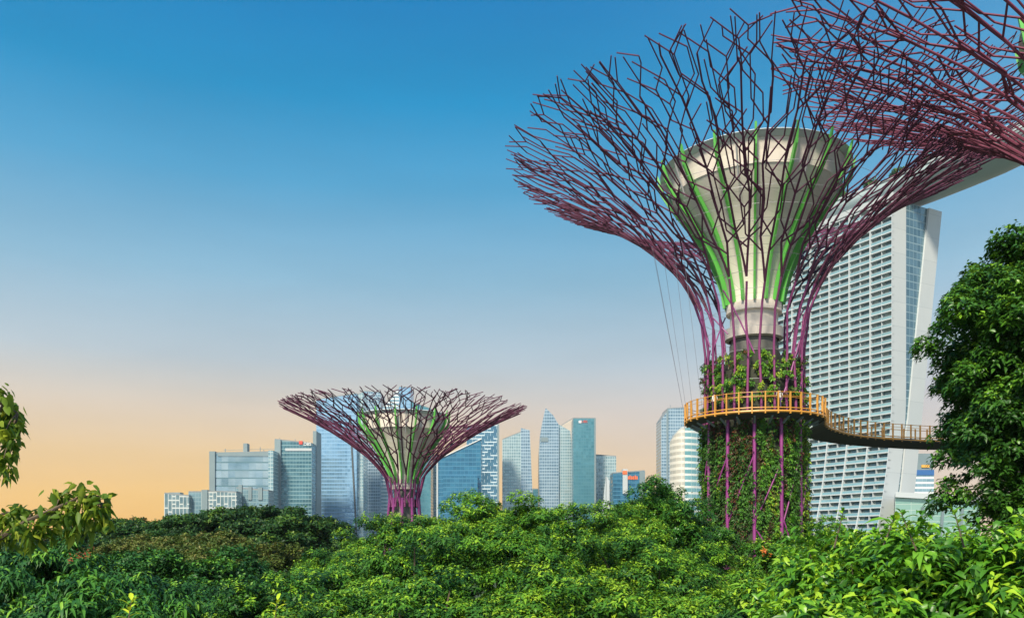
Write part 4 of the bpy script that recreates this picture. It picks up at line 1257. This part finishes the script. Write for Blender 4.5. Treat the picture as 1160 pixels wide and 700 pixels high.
def ring_pt(px, r=5.95):
    th = math.asin(max(-1, min(1, (X(px, 73)-BASE.x)/r)))
    return (BASE.x + r*math.sin(th), BASE.y - r*math.cos(th), 21.54)
person("person in a white top and dark trousers on the walkway ring, nearer its left end", ring_pt(813), R(200), (0.75, 0.74, 0.72), (0.03, 0.03, 0.04))
person("person in a pale shirt leaning at the ring's rail in front of the purple ribs", ring_pt(879), R(170), (0.60, 0.58, 0.55), (0.10, 0.07, 0.16))

# ------------------------------------------------------------------ trees and plants
def tree(name, label, px, py, Y, rx, rz, kind, mat, seed, group=None, young=0.12, fill=0.5, cat="tree", toff=0.0):
    zt = Z(py, Y)
    zc = zt - rz
    root = empty(name, (X(px, Y), Y, 0), label, cat, group)
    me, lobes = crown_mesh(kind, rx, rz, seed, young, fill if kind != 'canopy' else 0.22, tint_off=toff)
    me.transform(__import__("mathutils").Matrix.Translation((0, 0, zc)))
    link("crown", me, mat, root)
    rng = random.Random(seed)
    mb = MB()
    r0 = 0.05*rx + 0.09
    h = max(1.0, zc - rz*0.35)
    bend = [(0, 0, -0.15)]
    for k in range(1, 6):
        bend.append((rng.uniform(-.12, .12)*k*0.4, rng.uniform(-.12, .12)*k*0.4, h*k/5))
    mb.tube(bend, [r0*(1.25 if k == 0 else 1-0.09*k) for k in range(6)], 8)
    tk = mb.build("trunk", M_BARK, root)
    mb = MB(); top = Vector(bend[-1])
    sel = [lobes[i] for i in rng.sample(range(len(lobes)), min(16, len(lobes)))]
    for c in sel:
        e = Vector((c[0]*0.92, c[1]*0.92, c[2]*0.9 + zc))
        mid = top.lerp(e, 0.5) + Vector((0, 0, -0.12*rx if e.z > top.z else 0.1))
        mb.tube([top - Vector((0, 0, 0.3)), mid, e], [r0*0.42, r0*0.26, r0*0.07], 5)
    mb.build("limb", M_BARK, tk)
    return root

FG = "trees growing in the foreground mass"
T = tree
# far dark spreading trees, left
far = [
    ("dark spreading tree in flat layers, highest of the far trees, before the teal office tower", 290, 573, 80, 9.5, 3.4, 1),
    ("dark spreading tree below the pale housing block, left of the highest far tree", 205, 588, 84, 8.5, 3.0, 2),
    ("dark rounded tree right of the hanging leafy branch, at the far left skyline", 135, 586, 92, 7.0, 3.6, 3),
    ("dark low tree behind the leafy branch by the bright gap of sky", 92, 607, 98, 5.0, 2.6, 4),
    ("dark far tree at the left edge of the photo behind the hanging branch", 18, 606, 104, 8.0, 3.4, 5),
    ("dark far tree at the foot of the bright blue tower", 372, 612, 100, 6.0, 2.6, 6),
]
for lab, px, py, Y, rx, rz, sd in far:
    T("rain_tree", lab, px, py, Y, rx, rz, 'layered', G_DARK, sd, "far dark trees on the left", young=0.10)
mid = [
    ("olive brown tree with thin foliage in the middle of the left trees", 178, 606, 60, 4.6, 2.6, 'olive', G_OLIVE, 11, 0.25),
    ("mottled olive tree in front of the highest dark tree", 245, 606, 56, 5.0, 2.6, 'olive', G_OLIVE, 12, 0.18),
    ("bluish green rounded tree right of the drooping leaved tree", 135, 622, 44, 4.4, 3.0, 'olive', G_DEEP, 13, 0.06),
    ("deep green tree below the mottled olive tree", 215, 632, 42, 4.2, 2.8, 'olive', G_DEEP, 14, 0.08),
    ("dark green tree in the dip left of the bright green mass", 268, 640, 46, 4.4, 3.0, 'olive', G_DEEP, 15, 0.05),
    ("dark leaved tree in the lower left dip, under the deep green tree", 200, 668, 30, 3.2, 2.6, 'glossy', G_DEEP, 16, 0.08),
    ("small dark green tree at the bottom edge left of the bright mass", 245, 676, 27, 2.6, 2.2, 'glossy', G_DEEP, 17, 0.10),
]
for lab, px, py, Y, rx, rz, kd, mt, sd, yg in mid:
    T("garden_tree", lab, px, py, Y, rx, rz, kd, mt, sd, "middle distance trees on the left", young=yg)
left = [
    ("dark green tree with drooping leaf whorls in the lower left corner", 22, 618, 25, 3.3, 3.2, 21),
    ("drooping leaved tree with a few red young leaves beside the lower left corner tree", 98, 622, 24, 2.9, 3.0, 22),
    ("low drooping leaved tree at the bottom edge, left of the yellow shoot", 62, 664, 19, 2.4, 2.2, 23),
]
for lab, px, py, Y, rx, rz, sd in left:
    T("whorl_tree", lab, px, py, Y, rx, rz, 'droopy', G_DEEP, sd, "drooping leaved trees at lower left", young=0.10)
mass = [
    ("bright green clumpy tree right in front of the small steel tree's trunk", 490, 580, 40, 3.9, 3.2, 31, 0.24),
    ("bright green tree forming the left shoulder of the foreground mass", 432, 602, 37, 2.7, 3.0, 32, 0.22),
    ("bright green tree sloping down at the left end of the foreground mass", 372, 630, 32, 2.7, 3.0, 33, 0.20),
    ("green clumpy tree at the lower left foot of the foreground mass", 318, 660, 26, 2.0, 2.4, 34, 0.18),
    ("bright green tree under the slanted navy block, right of the small steel tree", 563, 584, 38, 3.6, 3.0, 35, 0.26),
    ("bright green tree below the pointed tower", 640, 588, 37, 3.5, 3.0, 36, 0.24),
    ("light green tree top left of the dark glossy tree, below the lattice tower", 690, 588, 39, 3.2, 3.0, 48, 0.26),
    ("green tree in the middle of the mass, below the one by the steel trunk", 470, 614, 30, 3.2, 2.8, 37, 0.18),
    ("green tree at the centre of the mass under the faceted tower", 560, 622, 29, 3.0, 2.8, 38, 0.18),
    ("green tree right of the mass's centre, under the teal slab tower", 650, 622, 29, 3.0, 2.8, 39, 0.22),
    ("green tree below the dark glossy tree, left of the planted trunk", 738, 614, 31, 3.1, 2.8, 40, 0.24),
    ("green tree at the foot of the planted trunk's left side", 800, 634, 34, 2.5, 2.6, 41, 0.20),
    ("low green tree at the bottom edge below the mass's left shoulder", 392, 656, 24, 2.6, 2.4, 42, 0.20),
    ("low green tree at the bottom edge below the mass's centre left", 486, 660, 22, 2.6, 2.4, 43, 0.22),
    ("low green tree at the bottom edge near the middle of the photo", 578, 662, 22, 2.5, 2.4, 44, 0.22),
    ("low green tree at the bottom edge right of the middle", 668, 660, 22, 2.5, 2.4, 45, 0.26),
    ("low green tree at the bottom edge below the planted trunk", 770, 656, 22, 2.7, 2.4, 46, 0.26),
    ("low green tree at the bottom edge left of the strap leaved plants", 838, 664, 23, 2.2, 2.2, 47, 0.22),
]
for lab, px, py, Y, rx, rz, sd, yg in mass:
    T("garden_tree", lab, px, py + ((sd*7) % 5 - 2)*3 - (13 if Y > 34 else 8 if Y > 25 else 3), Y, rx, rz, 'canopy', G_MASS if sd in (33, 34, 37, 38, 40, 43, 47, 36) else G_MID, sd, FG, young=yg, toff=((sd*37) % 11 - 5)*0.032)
T("glossy_tree", "dense dark glossy tree standing up above the mass left of the planted trunk", 742, 548, 43, 3.1, 3.2, 'glossy', G_GLOSS, 51, young=0.10)
T("glossy_tree", "smaller dark glossy tree against the planted trunk's left edge", 788, 586, 48, 2.2, 2.4, 'glossy', G_GLOSS, 52, young=0.10)
T("garden_bush", "round bright bush with an orange bloom at the planted trunk's right foot", 878, 612, 38, 1.7, 2.0, 'glossy', G_MID, 53, young=0.20, cat="bush")
T("garden_bush", "bushy green shrub right of the planted trunk under the white hotel", 935, 596, 44, 2.2, 2.0, 'glossy', G_MID, 54, young=0.20, cat="bush")
M_BLOOM = leaf_mat("orange_bloom", [(0, (0.55, 0.12, 0.02)), (1, (0.75, 0.25, 0.04))])
M_REDLEAF = leaf_mat("red_young_leaf", [(0, (0.25, 0.05, 0.02)), (1, (0.42, 0.12, 0.03))])
def accent(root_label, name, spots, L_, mat, seed, n=7):
    root = next(o for o in bpy.data.objects if o.get("label", "").startswith(root_label))
    rng = np.random.default_rng(seed)
    C = np.array([[X(px, root.location.y - dy) - root.location.x, -dy, Z(py, root.location.y - dy)] for px, py, dy in spots])
    C = np.repeat(C, 3, 0) + rng.normal(0, L_*0.5, (len(C)*3, 3))
    a = tufts(rng, C, np.tile([[0, -0.4, 1.0]], (len(C), 1)), n, L_, L_*0.4, (0.5, 1.4), 0.3, rng.uniform(0, 1, len(C)))
    link(name, leaves_mesh(name, *a), mat, root)
accent("round bright bush with an orange", "bloom", [(866, 624, 1.6), (869, 626, 1.7)], 0.16, M_BLOOM, 5)
accent("drooping leaved tree with a few red", "young_leaves", [(88, 628, 1.4), (100, 625, 1.5), (96, 630, 1.6), (80, 634, 1.7)], 0.10, M_REDLEAF, 6, 4)
# near, large leaved trees at lower right
T("large_leaved_tree", "near large leaved tree in front of the hotel's foot, twigs rising over its top", 985, 594, 11.5, 1.55, 1.5, 'bigleaf', G_NEAR, 61, "near large leaved trees", young=0.14, fill=0.9)
T("large_leaved_tree", "near large leaved tree filling the lower right corner", 1125, 578, 10.0, 1.5, 1.5, 'bigleaf', G_NEAR, 62, "near large leaved trees", young=0.15, fill=0.9)
T("large_leaved_tree", "near large leaved tree low at the bottom right, left of the corner tree", 950, 655, 10.0, 1.15, 1.1, 'bigleaf', G_NEAR, 63, "near large leaved trees", young=0.14, fill=0.9)
# tall broad leaved tree, right
T("broad_leaved_tree", "tall broad leaved tree with a ragged crown at the right edge, covering the walkway's end", 1190, 266, 24, 3.4, 4.45, 'broad', G_BROAD, 71, young=0.12, fill=0.4)

# twigs rising from the near trees: upright stems with alternate drooping leaves
def sprig(name, label, px, py0, py1, Y, n, L_, W_, mat, seed, group, droop=0.35, lean=0.1, cat="shoot", parent=None):
    rng = np.random.default_rng(seed)
    z0, z1 = Z(py0, Y), Z(py1, Y)
    root = empty(name, (X(px, Y), Y, z0), label, cat, group)
    h = z1-z0
    pts = [(lean*t*h, 0.05*t, h*t) for t in np.linspace(0, 1, 6)]
    mb = MB(); mb.tube(pts, [0.012*(1-0.6*t) for t in np.linspace(0, 1, 6)], 5); mb.build("stem", M_BARK, root)
    t = np.linspace(0.25, 1, n)
    P = np.stack([lean*t*h, 0.05*t, h*t], 1)
    ph = np.arange(n)*2.4 + rng.uniform(0, 6)
    el = 0.25 + 0.6*t
    D = np.stack([np.cos(ph)*np.cos(el), np.sin(ph)*np.cos(el), np.sin(el)], 1)
    Nn = np.stack([-np.cos(ph)*np.sin(el), -np.sin(ph)*np.sin(el), np.cos(el)], 1)
    link("leaves", leaves_mesh("leaves", P, D, Nn, fancy=2, Ln=L_*rng.uniform(0.7, 1.15, n), Wd=W_*rng.uniform(0.8, 1.1, n), droop=np.full(n, droop), tint=rng.uniform(0.35, 0.95, n)), mat, root)
    return root
SG = "leafy twigs rising from the near trees"
for lab, px, a, b, Y, n, sd in (
    ("leafy twig standing highest above the near tree, in front of the glass hall", 1038, 615, 576, 9.5, 13, 81),
    ("leafy twig at the near tree's left top, before the hotel's grid", 945, 612, 576, 10.0, 12, 82),
    ("leafy twig between the hotel's foot and the glass hall", 1000, 612, 584, 9.6, 11, 83),
    ("leafy twig at the right edge under the tall broad leaved tree", 1092, 612, 574, 9.0, 12, 84)):
    sprig("leafy_twig", lab, px, a+8, b+4, Y, n+4, 0.20, 0.052, G_NEAR, sd, SG, 0.55, lean=(-0.35, 0.3, 0.45, -0.2)[sd-81])
for lab, px, a, b, Y, n, sd in (
    ("yellow green young shoot at the bottom left, below the drooping leaved tree", 144, 712, 680, 13, 9, 91),
    ("yellow green young shoot at the bottom edge, at the mass's lower left foot", 310, 712, 680, 14, 8, 92)):
    sprig("young_shoot", lab, px, a, b, Y, n, 0.26, 0.07, G_SHOOT, sd, "yellow green young shoots", 0.3)

# strap leaved plants by the trunk's right foot
def strap_plant(label, px, py_top, Y, n, Ln, w, seed, mat=G_STRAP, z0=None):
    rng = np.random.default_rng(seed)
    zt = Z(py_top, Y)
    root = empty("strap_leaved_plant", (X(px, Y), Y, 0), label, "plant", "strap leaved plants by the planted trunk")
    mb = MB(); mb.tube([(0, 0, -0.1), (0.05, 0, zt*0.4), (0, 0, zt-Ln*0.75)], [0.14, 0.11, 0.07], 6); mb.build("stem", M_BARK, root)
    V, Q, tint = [], [], []
    for i in range(n):
        ph = rng.uniform(0, 6.283); el = rng.uniform(0.5, 1.4); l = Ln*rng.uniform(0.7, 1.05)
        base = np.array([rng.normal(0, .25), rng.normal(0, .25), zt-Ln*0.8-rng.uniform(0, 1.0)])
        d = np.array([math.cos(ph)*math.cos(el), math.sin(ph)*math.cos(el), math.sin(el)])
        s = np.array([-math.sin(ph), math.cos(ph), 0])
        m_ = 7; t0 = rng.uniform(0.2, 1)
        for k in range(m_):
            t = k/(m_-1)
            p = base + d*l*t + np.array([math.cos(ph)*0.25, math.sin(ph)*0.25, -0.75])*l*0.55*t**2.4
            ww = w*(0.35+1.3*t)*(1-t**3) + 0.004
            V += [p+s*ww, p+np.array([0, 0, -ww*0.35]), p-s*ww]; tint += [t0]*3
        o = i*m_*3
        for k in range(m_-1):
            a = o+k*3
            Q += [(a, a+1, a+4, a+3), (a+1, a+2, a+5, a+4)]
    link("leaves", mesh_np("leaves", V, quads=Q, tint=tint), mat, root)
    return root
strap_plant("clump of long pale arching leaves in front of the bush at the trunk's foot", 893, 634, 21, 26, 1.5, 0.055, 101)
strap_plant("clump of upright strap leaves behind the near large leaved tree", 905, 612, 27, 34, 1.9, 0.045, 102)
strap_plant("dark upright spiky clump between the planted trunk and the hotel's foot", 918, 598, 36, 40, 2.6, 0.05, 103, G_DARK)
strap_plant("pale arching clump left of the long arching leaves at the bottom", 872, 652, 20, 20, 1.3, 0.055, 104)

# feather palms far behind the mass, before the faceted tower
def palm(label, px, py, Y, seed):
    rng = np.random.default_rng(seed)
    zt = Z(py, Y)
    root = empty("feather_palm", (X(px, Y), Y, 0), label, "palm tree", "palms behind the foreground mass")
    mb = MB(); mb.tube([(0, 0, -0.1), (0.2, 0, zt*0.5), (0.1, 0, zt-0.7)], [0.22, 0.17, 0.14], 7); mb.build("trunk", M_BARK, root)
    P, D, Nn = [], [], []
    for i in range(16):
        ph = i*2.4+rng.uniform(-.2, .2); el = rng.uniform(0.2, 1.2); l = rng.uniform(1.3, 1.7)
        d = np.array([math.cos(ph)*math.cos(el), math.sin(ph)*math.cos(el), math.sin(el)]); s = np.array([-math.sin(ph), math.cos(ph), 0])
        for t in np.linspace(0.12, 1, 22):
            p = np.array([0.1, 0, zt-0.8]) + d*l*t + np.array([0, 0, -1])*l*0.5*t**2
            tang = d + np.array([0, 0, -1])*t
            for sg in (-1, 1):
                P.append(p); D.append(s*sg + tang*0.7 + np.array([0, 0, -0.35])); Nn.append(np.array([0, 0, 1.0]))
    P, D, Nn = map(np.array, (P, D, Nn)); n = len(P)
    link("fronds", leaves_mesh("fronds", P, D, Nn, rng.uniform(0.3, 0.45, n), np.full(n, 0.05), np.full(n, 0.3), rng.uniform(0, .7, n), fancy=False), G_DARK, root)
palm("dark feather palm before the faceted tower, left of the other palm", 583, 578, 62, 111)
palm("dark feather palm before the pointed tower's foot, right of the other palm", 603, 580, 66, 112)

# tree just outside the frame on the left, with its hanging leafy branch
def branch_tree():
    Y = 8.5
    x0 = X(-230, Y)
    root = empty("leaning_tree", (x0, Y, 0), "tree at the left edge whose branch of hanging leaves reaches over the far trees", "tree")
    mb = MB(); mb.tube([(0, 0, -0.1), (0.05, 0, 4), (0.15, 0, 8), (0.3, 0, 12.4)], [0.26, 0.22, 0.17, 0.07], 9); mb.build("trunk", M_BARK, root)
    def W(px, py, dy=0.0): return Vector((X(px, Y+dy)-x0, dy, Z(py, Y+dy)))
    rng = np.random.default_rng(121)
    limbs = [([Vector((0.1, 0, 8.6)), W(-60, 632), W(0, 609), W(30, 590), W(62, 576), W(92, 562, .1), W(112, 562, .15)], 0.034),
             ([Vector((0.25, 0, 11.6)), W(-90, 470, .2), W(-30, 448, .1), W(4, 458), W(20, 468)], 0.04),
             ([Vector((0.1, 0, 8.9)), W(-40, 600, .3), W(8, 580, .3), W(30, 585, .3)], 0.03)]
    mb = MB()
    for pts, r in limbs:
        mb.tube(pts, [r*(1-0.8*i/(len(pts)-1)) for i in range(len(pts))], 6)
    clusters = [(70, 562, 15), (92, 560, 16), (108, 565, 14), (112, 580, 10), (84, 578, 15), (64, 585, 14), (46, 592, 11), (98, 592, 12), (78, 600, 8), (20, 577, 11), (8, 590, 10),
                (24, 596, 12), (8, 608, 11), (30, 606, 9), (46, 604, 6), (54, 598, 7), (-20, 590, 14), (-30, 620, 16), (118, 592, 6), (40, 580, 8), (103, 578, 12),
                (10, 462, 13), (18, 480, 10), (6, 488, 13), (12, 504, 10), (2, 470, 14), (4, 520, 10), (9, 530, 7), (-18, 490, 18), (-22, 455, 16), (-30, 520, 16), (16, 462, 8), (2, 446, 7), (-60, 480, 22), (-50, 440, 18), (-70, 590, 22), (-70, 630, 20)]
    C, A, T_ = [], [], []
    for px, py, rr in clusters:
        c = W(px, py, rng.uniform(-.2, .25)); rad_ = rr/F*Y
        near = min((p for l, _ in (limbs[1:2] if py < 545 else limbs[::2]) for p in l), key=lambda p: (p-c).length)
        mb.tube([near, near.lerp(c, 0.6) + Vector((0, 0, .02)), c], [0.012, 0.008, 0.004], 4)
        k = int(2.0 + rr*0.62)
        v = unit(rng.normal(0, 1, (k, 3)))*rng.uniform(0.2, 1, (k, 1))*rad_
        C.append(np.array(c) + v); A.append(np.tile([[0, 0, -0.3]], (k, 1)) + rng.normal(0, 0.7, (k, 3))); T_.append(np.clip(rng.normal(0.68, 0.2, k), 0, 1))
    mb.build("limb", M_BARK, root)
    a = tufts(rng, np.concatenate(C), np.concatenate(A), 4, 0.112, 0.058, (0.4, 1.4), 0.55, np.concatenate(T_))
    link("crown", leaves_mesh("crown", *a, fancy=2), G_HANG, root)
branch_tree()
print("objects", len(bpy.data.objects), "polys", sum(len(m.polygons) for m in bpy.data.meshes))
